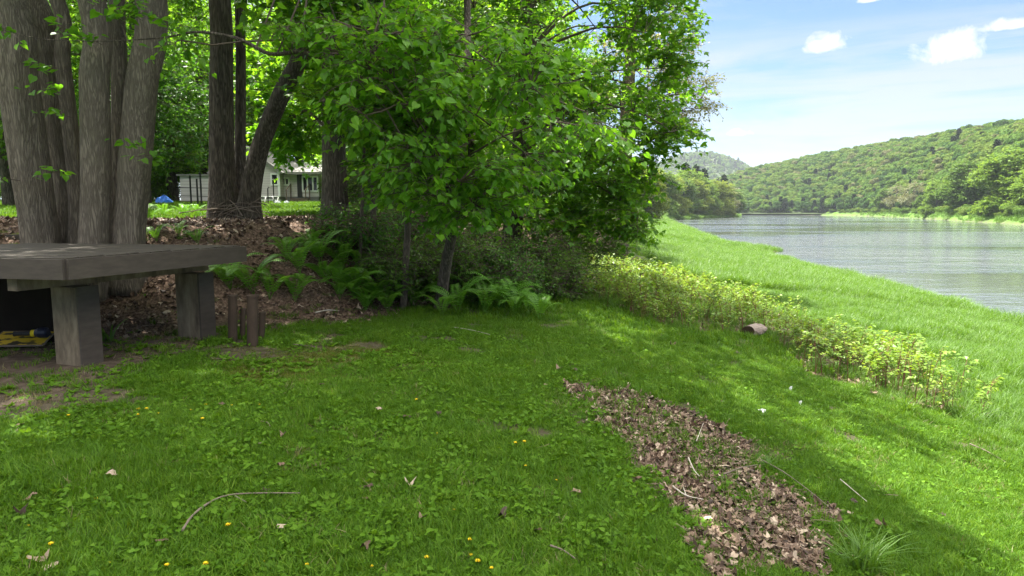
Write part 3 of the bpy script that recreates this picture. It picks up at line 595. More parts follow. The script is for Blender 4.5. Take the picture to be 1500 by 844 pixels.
for k, (px, d, rx, rz, nt, lab) in enumerate([
        (768, 15.5, 1.0, .75, 46, 'tangled bare stemmed shrub, darkest of the undergrowth'), (835, 18, 1.3, .95, 130, 'small leaved shrub at the head of the knotweed strip'),
        (700, 15.5, 1.2, .8, 90, 'leafy shrub behind the leaning maple trunk'), (620, 15, 1.2, .8, 100, 'leafy shrub behind the low forking tree'),
        (880, 24, 1.6, 1.2, 150, 'dense shrub deep under the big maple crown'), (550, 18, 1.3, .7, 90, 'low shrub on the bank top between saplings and dark trunk'), (520, 13.6, .9, .5, 110, 'low leafy shrub at the feet of the two saplings'), (585, 13.2, .9, .55, 130, 'twiggy shrub in front of the low forking tree'), (665, 13.8, 1.0, .7, 140, 'fine leaved shrub just behind the leaning linden'), (725, 13.9, 1.0, .6, 130, 'ragged shrub between the linden and the dark bare shrub'),
        (790, 16.2, 1.1, .75, 150, 'twiggy shrub right of the dark bare shrub'), (820, 15.2, .8, .5, 110, 'low shrub at the top corner of the lawn'), (600, 17, 1.3, 1.1, 150, 'tall loose shrub filling the gap behind the saplings'), (690, 18.5, 1.5, 1.3, 170, 'tall loose shrub deep behind the linden'), (750, 20, 1.6, 1.4, 170, 'tall loose shrub below the trunk of the big maple'),
        (898, 33, 1.6, 1.2, 150, 'bush standing on the bank beyond the big maple')]):
    shrub(lab, px, d, rx, rz, 40+k, M['shrub_leaf'] if k % 3 else M['elm'], n_tip=nt)

# ------------------------------------------------------------------ woods behind the house, on the upper terrace
def proto_tree(name, label, cat, H, cr, seed, leafm, n_tip, lsz, twigs=6, per=6, barkm='bark_dark', tmpl=T_LEAF, low=.25, group=None, twl=.9, tr=.02):
    rs = np.random.default_rng(seed)
    st = smooth_poly([[0, 0, -.2, H*tr*1.3], [rs.normal()*.1, rs.normal()*.1, H*.3, H*tr], [rs.normal()*.3, rs.normal()*.3, H*.65, H*tr*.6], [rs.normal()*.4, rs.normal()*.4, H*.95, H*.003]], 30)
    ells = [((0, 0, H*.70), (cr*.8, cr*.8, H*.27), 1.0)]
    for k in range(6):
        a = k*1.05+rs.random(); zz = H*(low+.13+.45*rs.random())*(.8 if low == 0 and k % 2 else 1); q = cr*(.5+.2*rs.random())
        ells.append(((q*math.cos(a), q*math.sin(a), zz), (cr*.5, cr*.5, H*.13), .42))
    e = empty(name, (0, 0, 0), label, cat, group)
    mb = MB(); mb.tube(st[:, :3], st[:, 3], 12, flute=.08, seed=seed); o = link('trunk', mb.mesh('trunk', M[barkm], True)); o.parent = e
    br, lf = crown([st], ells, 26, n_tip, twigs, per, lsz, tmpl, seed, twig_len=twl, limb_r=H*.006, lo=.55, attach=(low, 1))
    for m_, nm, mt in ((br, 'branches', M['twig']), (lf, 'crown', leafm)):
        o = link(nm, m_.mesh(nm, mt)); o.parent = e
    return e
WG = 'woodland trees beyond the bank'
protos = [proto_tree('tree', 'x', 'tree', 13, 4.2, 51, M['wood_leaf'], 330, .24, group=WG), proto_tree('tree', 'x', 'tree', 11, 3.6, 52, M['wood_leaf'], 300, .22, group=WG, low=.12), proto_tree('tree', 'x', 'tree', 9, 3.4, 53, M['elm'], 280, .2, group=WG, low=.08)]
spots = [(200, 29, 0, 1.0, 'yellow green sunlit tree behind the forked trunk, left of it'), (512, 31, 0, .85, 'bright tree hanging its boughs over the grey house'),
         (585, 27, 2, .8, 'low boughed tree seen between the saplings'), (15, 30, 1, 1.1, 'tree at the left edge behind the leaning grey trunk'),
         (600, 28, 1, .9, 'tree deep behind the saplings'), (690, 30, 0, .9, 'tree behind the leaning maple'), (780, 34, 1, 1.0, 'tree behind the trunk of the big maple'), (835, 38, 2, 1.0, 'tree far behind the big maple crown'),
         (180, 40, 0, 1.2, 'tall tree in the gap between the grey trunks'), (300, 50, 1, 1.5, 'bright tree standing behind the grey shed'), (385, 62, 0, 1.5, 'tall tree directly behind the gable of the grey house'), (215, 33, 2, 1.1, 'low branched sunlit tree left of the wire fence'), (255, 48, 1, 1.3, 'bright tree over the grey shed roof'), (460, 62, 1, 1.6, 'tall tree behind the porch windows of the grey house'), (100, 46, 1, 1.4, 'tree far behind the leaning grey trunk'), (560, 40, 1, 1.2, 'tree behind the two slender saplings'), (640, 42, 0, 1.2, 'tree behind the low forking tree')]
back = [(p_, 56+7*((k*7) % 5), k % 3, 1.5+.15*(k % 4)) for k, p_ in enumerate(range(-60, 800, 52))]
used = set()
for (px, d, v, sc, lab) in spots + [(a, b, c, s, 'tall leafy tree in the wood behind the house') for a, b, c, s in back]:
    p = P(px, 300, d); p[2] = gz(p[0], d)-.1; o = protos[v]
    if v not in used:
        used.add(v); o.location = [float(q) for q in p]; o.rotation_euler = (0, 0, px*.37); o.scale = (sc,)*3; o['label'] = lab
    else: copy_tree(o, p, px*.37, sc, lab)

bush = proto_tree('bush', 'leafy bush at the far edge of the yard', 'bush', 4.2, 2.6, 57, M['wood_leaf'], 150, .2, group='bushes at the far edge of the yard', low=.03, twl=.7, tr=.012)
for k, (px, d) in enumerate([(-40, 50), (10, 47), (45, 52), (95, 50), (150, 52), (205, 47), (235, 52), (500, 54), (522, 46), (550, 50), (575, 44), (610, 48), (650, 44), (690, 48), (730, 42), (770, 46), (800, 42), (830, 46), (255, 56), (320, 58), (360, 60), (520, 60), (600, 60), (680, 60), (760, 58), (820, 58)]):
    p = P(px, 300, d); p[2] = gz(p[0], d)-.1
    if k == 0: bush.location = [float(q) for q in p]
    else: copy_tree(bush, p, k*1.7, .8+.12*(k % 5))
# ------------------------------------------------------------------ trees along both banks of the river
RG = 'trees along the river banks'
rp = [proto_tree('tree', 'x', 'tree', 14, 6.0, 61, leaf_mat('bank_leaf', [(.085,.165,.024),(.12,.215,.03),(.165,.26,.04)], trans=.45, spec=.1), 620, .5, per=6, group=RG, low=.0, twl=1.5),
      proto_tree('tree', 'x', 'tree', 14, 5.2, 62, leaf_mat('dark_bank_leaf', [(.055,.12,.02),(.08,.155,.026),(.11,.19,.034)], trans=.4, spec=.1), 600, .5, per=6, group=RG, low=.0, twl=1.5),
      proto_tree('tree', 'x', 'tree', 14, 5.0, 63, leaf_mat('budding_leaf', [(.12,.14,.06),(.15,.175,.075),(.19,.20,.10)], trans=.35), 240, .38, per=4, group=RG, low=.08, twl=1.4),
      proto_tree('tree', 'x', 'tree', 14, 5.6, 64, leaf_mat('yellow_bank_leaf', [(.10,.16,.02),(.14,.20,.026),(.19,.25,.04)], trans=.45, spec=.1), 600, .5, per=6, group=RG, low=.0, twl=1.5)]
bank = [(1478, 214, 222, 0, 'largest broad green tree on the right bank'), (1415, 232, 228, 1, 'dark green tree left of the broadest one on the right bank'), (1372, 262, 244, 0, 'round green tree in the right bank row'),
        (1338, 262, 268, 2, 'pale brownish budding tree in the right bank row'), (1312, 268, 292, 2, 'small pale budding tree, farthest left in the right bank row'), (1440, 250, 250, 2, 'pale budding tree rising behind the right bank trees'), (1530, 230, 205, 0, 'green tree at the right edge of the far bank'), (1296, 275, 330, 1, 'small dark tree at the left end of the right bank row'),
        (1495, 238, 230, 3, 'yellow green tree beside the broadest tree, at the right edge of the far bank'), (1350, 285, 255, 1, 'low dark tree between its neighbours on the right bank'),
        (962, 244, 118, 0, 'nearest tree of the left bank row, beside the maple boughs'), (982, 256, 150, 3, 'yellow green tree second from the near end of the left bank row'), (1000, 258, 182, 1, 'dark green tree in the left bank row'), (1016, 260, 215, 3, 'yellow green tree in the middle of the left bank row'), (1030, 263, 250, 0, 'green tree in the left bank row past the middle'),
        (1044, 262, 300, 3, 'sunlit yellow tree toward the far end of the left bank row'), (1056, 264, 350, 3, 'yellow tree near the tip of the left bank'), (1066, 268, 410, 2, 'brownish tree near the tip of the left bank'), (1075, 276, 480, 1, 'dark last tree at the tip of the left bank'), (1008, 246, 260, 0, 'taller green tree behind the left bank row'), (940, 240, 140, 3, 'yellow green tree half hidden by the maple boughs'), (1022, 256, 300, 1, 'dark tree standing behind the left bank row'), (915, 240, 100, 0, 'green tree seen through the maple boughs, on the bank')]
used = set()
for (px, pyt, d, v, lab) in bank:
    if px > 1200: d = float(np.interp((px-750)/F, TS, DS))+{1440: 62, 1338: 44, 1495: 46}.get(px, 36)
    else: d = max(322, 334+(px-979)*1.33)+(28 if d in (260, 300) and px in (1008, 1022) else 0)+(-120 if px < 955 else 0)
    p = P(px, 308, d); zt = P(px, pyt, d)[2]
    if px < 1200:
        xs = float(shore_x(d)); p[0] = min(p[0], xs-3)
    p[2] = gz(p[0], d)-.2; sc = (zt-p[2])/14.2; o = rp[v]
    if v not in used: used.add(v); o.location = [float(q) for q in p]; o.rotation_euler = (0, 0, px*.7); o.scale = (sc*1.1, sc*1.1, sc); o['label'] = lab
    else: copy_tree(o, p, px*.7, (sc*1.1, sc*1.1, sc), lab)
# conifers
def conifer_mesh(H, r, seed, n, lsz):
    rs = np.random.default_rng(seed); lf = MB(); z = H*(.12+.88*rs.random(n)**.8); lay = np.round(z/(H*.07))*(H*.07)
    rr = r*(1-z/H)**.8*(.3+.7*rs.random(n)**.5)*(.75+.5*_hash(lay, np.floor(rs.random(n)*5), seed)); a = rs.random(n)*6.283
    pos = np.stack([rr*np.cos(a), rr*np.sin(a), lay*.7+z*.3-rr*.15], -1); dr = np.stack([np.cos(a), np.sin(a), -.25+0*a], -1)+rs.normal(size=(n, 3))*.3
    leaf_cloud(lf, pos, dr, np.array([0, 0, 1.])+rs.normal(size=(n, 3))*.3, lsz*(.6+.8*rs.random(n)), T_QUAD); return lf
M['pine'] = leaf_mat('pine_needles', [(.012,.03,.014),(.022,.045,.02),(.03,.06,.024)], trans=.2, rough=.9, spec=.05)
pine = empty('pine_tree', (0, 0, 0), 'x', 'pine tree', 'dark pines above the left bank'); mb = MB(); mb.tube([[0,0,-.2],[0,0,8],[0,0,15.5]], [.25,.18,.03], 8); mb.build('trunk', M['bark_dark']).parent = pine
conifer_mesh(16, 4.0, 5, 2600, .8).build('crown', M['pine']).parent = pine
for k, (px, pyt, d, lab) in enumerate([(1003, 240, 410, 'dark pine behind the left bank, leftmost of the close group'), (1018, 243, 420, 'dark pine in the middle of the close group'), (1030, 248, 430, 'dark pine at the right of the close group'), (1059, 257, 500, 'lone dark pine near the tip of the left bank')]):
    p = P(px, 308, d); zt = P(px, pyt, d)[2]; p[2] = gz(p[0], d)
    sc = (zt-p[2])/16
    if k == 0: pine.location = [float(q) for q in p]; pine.scale = (sc,)*3; pine['label'] = lab
    else: copy_tree(pine, p, k*1.3, sc, lab)

# ------------------------------------------------------------------ scatter (stuff only)
def scatter(name, label, pts, rot, scl, protos_, idx=None, kind='stuff'):
    me = bpy.data.meshes.new(name); n = len(pts); me.vertices.add(n); me.vertices.foreach_set('co', np.asarray(pts, np.float32).ravel())
    a = me.attributes.new('rot', 'FLOAT_VECTOR', 'POINT'); a.data.foreach_set('vector', np.asarray(rot, np.float32).ravel())
    a = me.attributes.new('scl', 'FLOAT', 'POINT'); a.data.foreach_set('value', np.asarray(scl, np.float32))
    idx = rng.integers(0, len(protos_), n) if idx is None else idx
    a = me.attributes.new('idx', 'INT', 'POINT'); a.data.foreach_set('value', np.asarray(idx, np.int32))
    o = link(name, me); ng = bpy.data.node_groups.new(name+'_scatter', 'GeometryNodeTree')
    ng.interface.new_socket('Geometry', in_out='INPUT', socket_type='NodeSocketGeometry'); ng.interface.new_socket('Geometry', in_out='OUTPUT', socket_type='NodeSocketGeometry')
    N, L = ng.nodes, ng.links; gi = N.new('NodeGroupInput'); go = N.new('NodeGroupOutput')
    ip = N.new('GeometryNodeInstanceOnPoints'); ip.inputs['Pick Instance'].default_value = True; L.new(gi.outputs[0], ip.inputs['Points'])
    g2i = N.new('GeometryNodeGeometryToInstance')
    for m_ in reversed(protos_):
        ob = bpy.data.objects.new(name+'_piece', m_); oi = N.new('GeometryNodeObjectInfo'); oi.inputs['Object'].default_value = ob; L.new(oi.outputs['Geometry'], g2i.inputs[0])
    L.new(g2i.outputs[0], ip.inputs['Instance'])
    def na(nm, t):
        x = N.new('GeometryNodeInputNamedAttribute'); x.data_type = t; x.inputs['Name'].default_value = nm; return [q for q in x.outputs if q.enabled][0]
    er = N.new('FunctionNodeEulerToRotation'); L.new(na('rot', 'FLOAT_VECTOR'), er.inputs[0]); L.new(er.outputs[0], ip.inputs['Rotation'])
    L.new(na('scl', 'FLOAT'), ip.inputs['Scale']); L.new(na('idx', 'INT'), ip.inputs['Instance Index']); L.new(ip.outputs[0], go.inputs[0])
    md = o.modifiers.new('scatter', 'NODES'); md.node_group = ng
    return tag(o, label, kind=kind)
def blades(n, r, h, w, seed, mat, bend=.5, seg=3, dry=None):
    rs = np.random.default_rng(seed); a = rs.random(n)*6.283; q = r*np.sqrt(rs.random(n)); base = np.stack([q*np.cos(a), q*np.sin(a), 0*a-.01], -1)
    th = rs.random(n)*6.283; d = np.stack([np.cos(th), np.sin(th), 0*th], -1); s = np.stack([-np.sin(th), np.cos(th), 0*th], -1)
    hh = h*(.5+.7*rs.random(n)); ww = w*(.7+.6*rs.random(n)); bd = bend*(.2+1.0*rs.random(n))
    V = []
    for k in range(seg):
        u = k/seg; c = base+d*(hh*bd*u*u)[:, None]+np.array([0, 0, 1.])*(hh*u*(1-.25*bd*u))[:, None]; wk = (ww*(1-u*.65)/2)[:, None]; V += [c-s*wk, c+s*wk]
    V.append(base+d*(hh*bd)[:, None]+np.array([0, 0, 1.])*(hh*(1-.28*bd))[:, None])
    V = np.stack(V, 1); k = V.shape[1]; o = np.arange(n)[:, None]*k
    f4 = np.concatenate([np.stack([o[:, 0]+2*i, o[:, 0]+2*i+1, o[:, 0]+2*i+3, o[:, 0]+2*i+2], -1) for i in range(seg-1)]); f3 = np.stack([o[:, 0]+2*seg-2, o[:, 0]+2*seg-1, o[:, 0]+2*seg], -1)
    return mesh_np('blades', V.reshape(-1, 3), [f3, f4], mat)
def visible_pts(n, y0, y1, seed, wmax=.82):
    rs = np.random.default_rng(seed); y = np.sqrt(y0*y0+(y1*y1-y0*y0)*rs.random(n)); x = (rs.random(n)*2-1)*wmax*y*1.06; return x, y
def rots(n, rs, tilt=.15): return np.stack([rs.normal(size=n)*tilt, rs.normal(size=n)*tilt, rs.random(n)*6.283], -1)
def on_ground(x, y, dz=0): return np.stack([x, y, ground_z(x, y)+dz], -1)

# lawn
gp = [blades(70, .10, .047, .0050, s, M['grass'], .8) for s in range(5)]+[blades(60, .10, .075, .0055, 9, M['grass'], .8)]
gm = [blades(60, .14, .075, .009, 20+s, M['grass'], .7) for s in range(4)]
X = []; Y = []; S = []
for (n, y0, y1, sc) in ((26000, 2.3, 7, 1.0), (26000, 7, 12, 1.25)):
    x, y = visible_pts(int(n*1.2), y0, y1, int(y0*10), 1.0); X.append(x); Y.append(y); S.append(np.full(len(x), sc))
x = np.concatenate(X); y = np.concatenate(Y); s = np.concatenate(S)
def keep_lawn(x, y, seed):
    lit, dirt, moss, tall, patch, knot = masks(x, y); rs = np.random.default_rng(seed)
    w_ = (1-lit*np.where(patch > .5, .80, .96))*(1-np.minimum(dirt*1.15, .97))*(1-.97*np.minimum(moss*1.2, 1))*(1-knot*.85)*(.35+.9*sstep(.30, .5, fbm(x*2.3, y*2.3, 4, 55)))
    return rs.random(len(x)) < w_
k = keep_lawn(x, y, 1); x, y, s = x[k], y[k], s[k]; rs = np.random.default_rng(2)
hv = .65+.75*fbm(x*1.7, y*1.7, 3, 66)
scatter('lawn_grass', 'short mown grass on the shaded lawn', on_ground(x, y), rots(len(x), rs), s*hv*(.8+.4*rs.random(len(x))), gp)
x, y = visible_pts(34000, 12, 30, 5, .95); t = shore_x(y)-x; k = keep_lawn(x, y, 3) & (bank_b(x, y) < 1.2) & (t > 9); x, y = x[k], y[k]
xb, yb = visible_pts(26000, 13, 60, 6); k = (bank_b(xb, yb) > 3.5) & (masks(xb, yb)[0] < .4); xb, yb = xb[k], yb[k]
x = np.concatenate([x, xb]); y = np.concatenate([y, yb])
scatter('lawn_grass', 'short grass on the farther lawn and the upper terrace', on_ground(x, y), rots(len(x), rs), (1.3+.5*rs.random(len(x)))*(1+.02*np.clip(y-12, 0, 50)), gm)
gd = [blades(26, .12, .06, .005, 60+s_, M['grass_dry'], 1.0) for s_ in range(3)]
x, y = visible_pts(9000, 2.4, 14, 61); k = (np.random.default_rng(62).random(len(x)) < sstep(.55, .75, fbm(x*1.9, y*1.9, 4, 63))*.8+.06) & (bank_b(x, y) < .8) & (masks(x, y)[4] < .5); x, y = x[k], y[k]
scatter('dry_grass', 'straw coloured dry blades among the lawn grass', on_ground(x, y), rots(len(x), rs, .25), .7+.5*rs.random(len(x)), gd)
# tall riverside grass
tp = [blades(46, .16, .34, .011, 30+s, M['tall_grass'], .9, 4) for s in range(4)]
x, y = visible_pts(100000, 5.5, 45, 7, 1.15); t = shore_t(x, y); rs = np.random.default_rng(8); lit, dirt, moss, tall, patch, knot = masks(x, y)
k = (rs.random(len(x)) < np.maximum(tall*(1-knot*.5), knot*.35)) & (bank_b(x, y) < 1.0) & (ground_z(x, y) > -3.05); x, y = x[k], y[k]; t = t[k]
hs = (.4+1.1*fbm(x*.9, y*.9, 4, 71))*(.55+.5*sstep(11, 6, t))*(1+1.1*sstep(1.8, .4, t)*fbm(x*1.3, y*1.3, 3, 72))
scatter('riverbank_grass', 'lush tall grass between the knotweed and the water', on_ground(x, y), rots(len(x), rs, .12), hs*(.8+.5*rs.random(len(x))), tp)
x = []; y = []
yy = np.random.default_rng(9).uniform(45, 560, 60000)**1.0; rs = np.random.default_rng(10); yy = 28*(560/28)**rs.random(34000); xx = shore_x(yy)+1.0+3.4*np.exp(-((yy-76)/5.0)**2)-rs.random(34000)*np.clip(yy*.40, 14, 40)
zz = ground_z(xx, yy); k = zz > -3.05; xx, yy = xx[k], yy[k]
xr = rs.uniform(120, 330, 16000); yr = rs.uniform(120, 520, 16000); q = river_far(xr, yr); k = (q > .3) & (q < 26); xr, yr = xr[k], yr[k]
xx = np.concatenate([xx, xr]); yy = np.concatenate([yy, yr])
scatter('riverbank_grass', 'grass along the far reaches of both river banks', on_ground(xx, yy), rots(len(xx), rs, .12), (1.2+.7*rs.random(len(xx)))*np.clip(yy/70, 1, 3.2), tp)
# plantain and other broad leaves in the lawn
def rosette(seed, n, L):
    rs = np.random.default_rng(seed); mb = MB(); a = np.arange(n)*2.4+rs.random(n)*.5; dr = np.stack([np.cos(a), np.sin(a), .35+.6*rs.random(n)], -1)
    leaf_cloud(mb, np.stack([.01*np.cos(a), .01*np.sin(a), 0*a+.005], -1), dr, np.array([0, 0, 1.])+0*dr, L*(.6+.6*rs.random(n)), (T_HEART[0]*np.array([.62, 1, 1]), T_HEART[1])); return mb.mesh('rosette', M['weed'])
wp = [rosette(s, 5+s, .052) for s in range(5)]
x, y = visible_pts(9000, 2.3, 10, 12); rs = np.random.default_rng(13); lit, dirt, moss, tall, patch, knot = masks(x, y)
k = rs.random(len(x)) < (1-.85*lit)*(1-.7*dirt)*sstep(.42, .62, fbm(x*1.5, y*1.5, 3, 91))*(.35+.65*sstep(2.0, 0, x)); x, y = x[k], y[k]
scatter('lawn_weeds', 'plantain and dandelion leaves growing in the lawn', on_ground(x, y), rots(len(x), rs), .7+.7*rs.random(len(x)), wp)
def clover(seed):
    rs = np.random.default_rng(seed); mb = MB(); n = 16; a = rs.random(n)*6.283; q = .09*np.sqrt(rs.random(n)); pos = np.stack([q*np.cos(a), q*np.sin(a), .012+.03*rs.random(n)], -1); b = rs.random(n)*6.283
    leaf_cloud(mb, pos, np.stack([np.cos(b), np.sin(b), .5*rs.normal(size=n)], -1), np.array([0, 0, 1.])+rs.normal(size=(n, 3))*.4, .014+.022*rs.random(n), (T_HEART[0]*np.array([.9, 1, 1]), T_HEART[1])); return mb.mesh('clover', M['weed'])
cl_ = [clover(s) for s in range(5)]
x, y = visible_pts(13000, 2.3, 11, 41); rs = np.random.default_rng(42); lit, dirt, moss, tall, patch, knot = masks(x, y)
k = rs.random(len(x)) < (1-.9*lit)*(1-.9*dirt)*(1-.9*moss)*(.08+.8*sstep(.40, .62, fbm(x*2.2, y*2.2, 4, 47)))*(.4+.6*sstep(3.2, .5, x)); x, y = x[k], y[k]
scatter('clover', 'small low clover and creeping leaves among the lawn grass', on_ground(x, y), rots(len(x), rs), .8+.6*rs.random(len(x)), cl_)
# moss
mp_ = [blades(90, .07, .018, .006, 80+s, M['moss'], .5, 2) for s in range(3)]
x, y = visible_pts(60000, 5.2, 11, 14); k = np.random.default_rng(15).random(len(x)) < masks(x, y)[2]*(1-masks(x, y)[1])*.9; x, y = x[k], y[k]
scatter('moss', 'yellow green moss cushions near the pipes', on_ground(x, y), rots(len(x), rs), .8+.6*rs.random(len(x)), mp_)
# dead leaves
def dead_leaf(seed, lobed=True):
    rs = np.random.default_rng(seed); n = 14; a = np.linspace(0, 2*np.pi, n, endpoint=False); r = .5*(1+(.32*np.cos(5*a) if lobed else .1*np.cos(2*a))+.12*rs.normal(size=n))
    v = np.stack([r*np.sin(a)*.72, r*np.cos(a), 0*a], -1); v = np.vstack([v, [0, 0, 0]]); c1, c2 = rs.normal()*.9, rs.normal()*.7
    v[:, 2] = c1*v[:, 0]**2+c2*v[:, 1]**2+.12*np.sin(v[:, 1]*5+seed)+.05*rs.normal(size=n+1)
    return mesh_np('dead_leaf', v, [np.stack([np.arange(n), (np.arange(n)+1) % n, np.full(n, n)], -1)], M['litter'])
dl = [dead_leaf(s, s % 3 != 0) for s in range(7)]
x, y = visible_pts(120000, 3.0, 20, 16); lit, dirt, moss, tall, patch, knot = masks(x, y); rs = np.random.default_rng(17)
k = rs.random(len(x)) < np.maximum(np.maximum(lit*.8*(y > 8), patch), knot*.25); x, y, pk = x[k], y[k], patch[k]
n2 = 12500; xi = []; bx = np.array(PATCH); xa = rs.uniform(bx[:, 0].min()-.2, bx[:, 0].max()+.2, n2); ya = rs.uniform(bx[:, 1].min()-.2, bx[:, 1].max()+.2, n2); k = masks(xa, ya)[4] > .5
x = np.concatenate([x, xa[k]+(rs.random(k.sum()) < .16)*rs.normal(size=k.sum())*.16]); y = np.concatenate([y, ya[k]+(rs.random(k.sum()) < .16)*rs.normal(size=k.sum())*.2])
scatter('leaf_litter', 'brown dead leaves covering the bank and the bare patch', on_ground(x, y, rs.random(len(x))*.04), rots(len(x), rs, .45), (.02+.06*rs.random(len(x))**2.2)*(1+.5*(y > 9)), dl)
# thin straw and stems among the litter
def straw(seed):
    mb = MB(); rs = np.random.default_rng(seed); p = np.array([0, 0, 0.]); q = [p]
    for k in range(4): p = p+np.array([.05, rs.normal()*.008, rs.normal()*.006]); q.append(p)
    mb.tube(np.array(q), [.0025]*5, 4); return mb.mesh('straw', M['dead_stem'])
stp = [straw(s) for s in range(4)]
x, y = visible_pts(11000, 3.0, 20, 18); m_ = masks(x, y); k = rs.random(len(x)) < np.maximum(m_[0]*.5, m_[5]*.9)+.02; x, y = x[k], y[k]
xs_, ys_ = xa[:900], ya[:900]; k = masks(xs_, ys_)[4] > .5; x = np.concatenate([x, xs_[k]]); y = np.concatenate([y, ys_[k]])
scatter('dry_straw', 'thin dry stems strewn among the dead leaves', on_ground(x, y, .02), rots(len(x), rs, .2), .4+.75*rs.random(len(x)), stp)

# ------------------------------------------------------------------ far woods
def blob_tree(seed, H, r, n, lsz, mat):
    rs = np.random.default_rng(seed); mb = MB(); lob = rand_in(rs, (0, 0, H*.62), (r*.55, r*.55, H*.2), 7); LP = []; LN = []
    for c in lob:
        d = unit(rs.normal(size=(n//7, 3))); d[:, 2] = np.where(d[:, 2] < -.35, -d[:, 2], d[:, 2]); LP.append(c+d*np.array([r*.52, r*.52, H*.22])*(.8+.25*rs.random((n//7, 1)))); LN.append(d+rs.normal(size=d.shape)*.22)
    LP = np.vstack(LP); LN = np.vstack(LN); leaf_cloud(mb, LP, np.cross(LN, rs.normal(size=LN.shape)), LN, lsz*(.6+.8*rs.random(len(LP))), T_QUAD)
    return mb.mesh('wood_tree', mat)
def fm(n, c): return leaf_mat(n, c, trans=.3, inst=True, rough=.9, spec=.05)
fmats = [fm('wood_green', [(.055,.115,.022),(.08,.15,.027),(.115,.185,.035)]), fm('wood_yellow', [(.075,.135,.024),(.105,.165,.03),(.14,.195,.04)]), fm('wood_dark', [(.032,.075,.02),(.048,.10,.025),(.065,.125,.03)]), fm('wood_bud', [(.10,.125,.045),(.13,.15,.06),(.16,.165,.08)])]
fp = [blob_tree(100+k, 11, 5.2, 910, .85, fmats[k % 3 if k < 7 else 3]) for k in range(8)]
fpine = conifer_mesh(14, 3.2, 77, 420, 1.2).mesh('wood_pine', M['pine']); fp.append(fpine)
rs = np.random.default_rng(30); n = 10500; t = rs.uniform(.27, 1.05, n); v = rs.random(n)*1.12; p = hill_pt(t, v)
dcell = (np.interp(t, HT, HC)-np.interp(t, HT, HF))*np.interp(t, HT, HC); k = rs.random(n) < np.clip(dcell/150000, .3, 1); p = p[k]; v = v[k]
pick = np.where(fbm(p[:, 0]*.02, p[:, 1]*.02, 3, 44)+rs.normal(size=len(p))*.22 > .5, rs.choice([1, 4, 0, 3, 6, 1, 4, 7], len(p)), rs.choice([0, 2, 3, 5, 6, 0], len(p)))
pick = np.where(v < .06, rs.choice([2, 5, 3, 8], len(p)), pick); pick = np.where((rs.random(len(p)) < .02) & (v < .7), 8, pick)
p[:, 2] -= .5
scatter('hillside_forest', 'mixed green spring forest covering the hillside across the river', p, rots(len(p), rs, .05), .45+.62*rs.random(len(p))**1.3, fp, pick)
n = 5200; t = rs.uniform(-.35, .52, n); v = rs.random(n)**.8*1.05+.02; p = far_hill_pt(t, v)
scatter('distant_forest', 'distant forest on the hazy far hill', p, rots(len(p), rs, .05), 1.2+.7*rs.random(len(p)), fp, rs.choice([0, 1, 2, 3, 5, 8, 6], n))
# low bushes along the far banks
bp = [blob_tree(130+k, 3.2, 2.2, 1200, .17, fmats[(0, 1, 1, 0)[k]]) for k in range(4)]
yy = 150*(560/150)**rs.random(360); xx = shore_x(yy)-np.minimum(12, 6+yy*.04)-rs.random(360)*8; k = ground_z(xx, yy) > -2.8; xx, yy = xx[k], yy[k]
tt = rs.uniform(.3, .95, 420); dd = np.interp(tt, TS, DS)+rs.uniform(9, 28, 420); xx = np.concatenate([xx, tt*dd]); yy = np.concatenate([yy, dd])
scatter('bank_bushes', 'low bushes lining the far river banks', on_ground(xx, yy, -.3), rots(len(xx), rs, .05), .6+.8*rs.random(len(xx)), bp)

# ------------------------------------------------------------------ knotweed
def knot_meshes(seed, bare=False):
    rs = np.random.default_rng(seed); H = (.60 if bare else .44)+.24*rs.random(); st = MB(); lf = MB(); LP = []; LD = []
    lean = rs.normal(size=2)*.10; pts = smooth_poly([[0, 0, -.03], [lean[0]*.3, lean[1]*.3, H*.5], [lean[0]*1.3, lean[1]*1.3, H]], 9); st.tube(pts, np.linspace(.008, .003, 9), 5)
    for k in range(4 if bare else 7):
        u = (.7+.3*rs.random()) if bare else .4+.6*(k+rs.random())/7; a = rs.random()*6.283; p0 = pts[min(8, int(u*8))]; L = .08+.16*rs.random()*(1.2-u*.5); e = p0+np.array([math.cos(a)*L, math.sin(a)*L, .09+.05*rs.random()])
        br = smooth_poly([p0, .5*(p0+e)+[0, 0, .01], e], 4); st.tube(br, [.003, .0025, .002, .0015], 3)
        for q in range(5): LP.append(br[3]*(q/4)+br[1]*(1-q/4)+rs.normal(size=3)*.012); b = a+(1 if q % 2 else -1)*(.5+.5*rs.random()); LD.append([math.cos(b), math.sin(b), -.15+.3*rs.normal()*.5])
    LP = np.array(LP); LD = np.array(LD); leaf_cloud(lf, LP, LD, np.array([0, 0, 1.])+rs.normal(size=LP.shape)*.3, .06+.04*rs.random(len(LP)), T_HEART if False else (T_LEAF[0]*np.array([1.15, 1, 1]), T_LEAF[1]))
    return st.mesh('stem', M['knot_stem']), lf.mesh('leaves', M['knot_leaf'])
km = [knot_meshes(200+k) for k in range(7)]+[knot_meshes(220+k, True) for k in range(3)]
kp = np.array(KNOT); rs = np.random.default_rng(33)
cx = []; 
ymin, ymax = kp[:, 1].min(), kp[:, 1].max(); n = 14000; x = rs.uniform(kp[:, 0].min()-.3, kp[:, 0].max()+.3, n); y = rs.uniform(ymin-.2, ymax+.3, n)
nz = fbm(x*1.1, y*1.1, 4, 21); n5 = fbm(x*1.7, y*1.7, 3, 23); k = inpoly(x+(nz-.5)*1.1, y+(n5-.5)*1.8, KNOT); 
pxx = 750+F*x/np.maximum(y, 1); dens = 13.5*(.12+1.1*sstep(.36, .6, fbm(x*1.6, y*1.6, 3, 19))); area = (x.max()-x.min())*(y.max()-y.min()); k &= rs.random(n) < dens*area/n
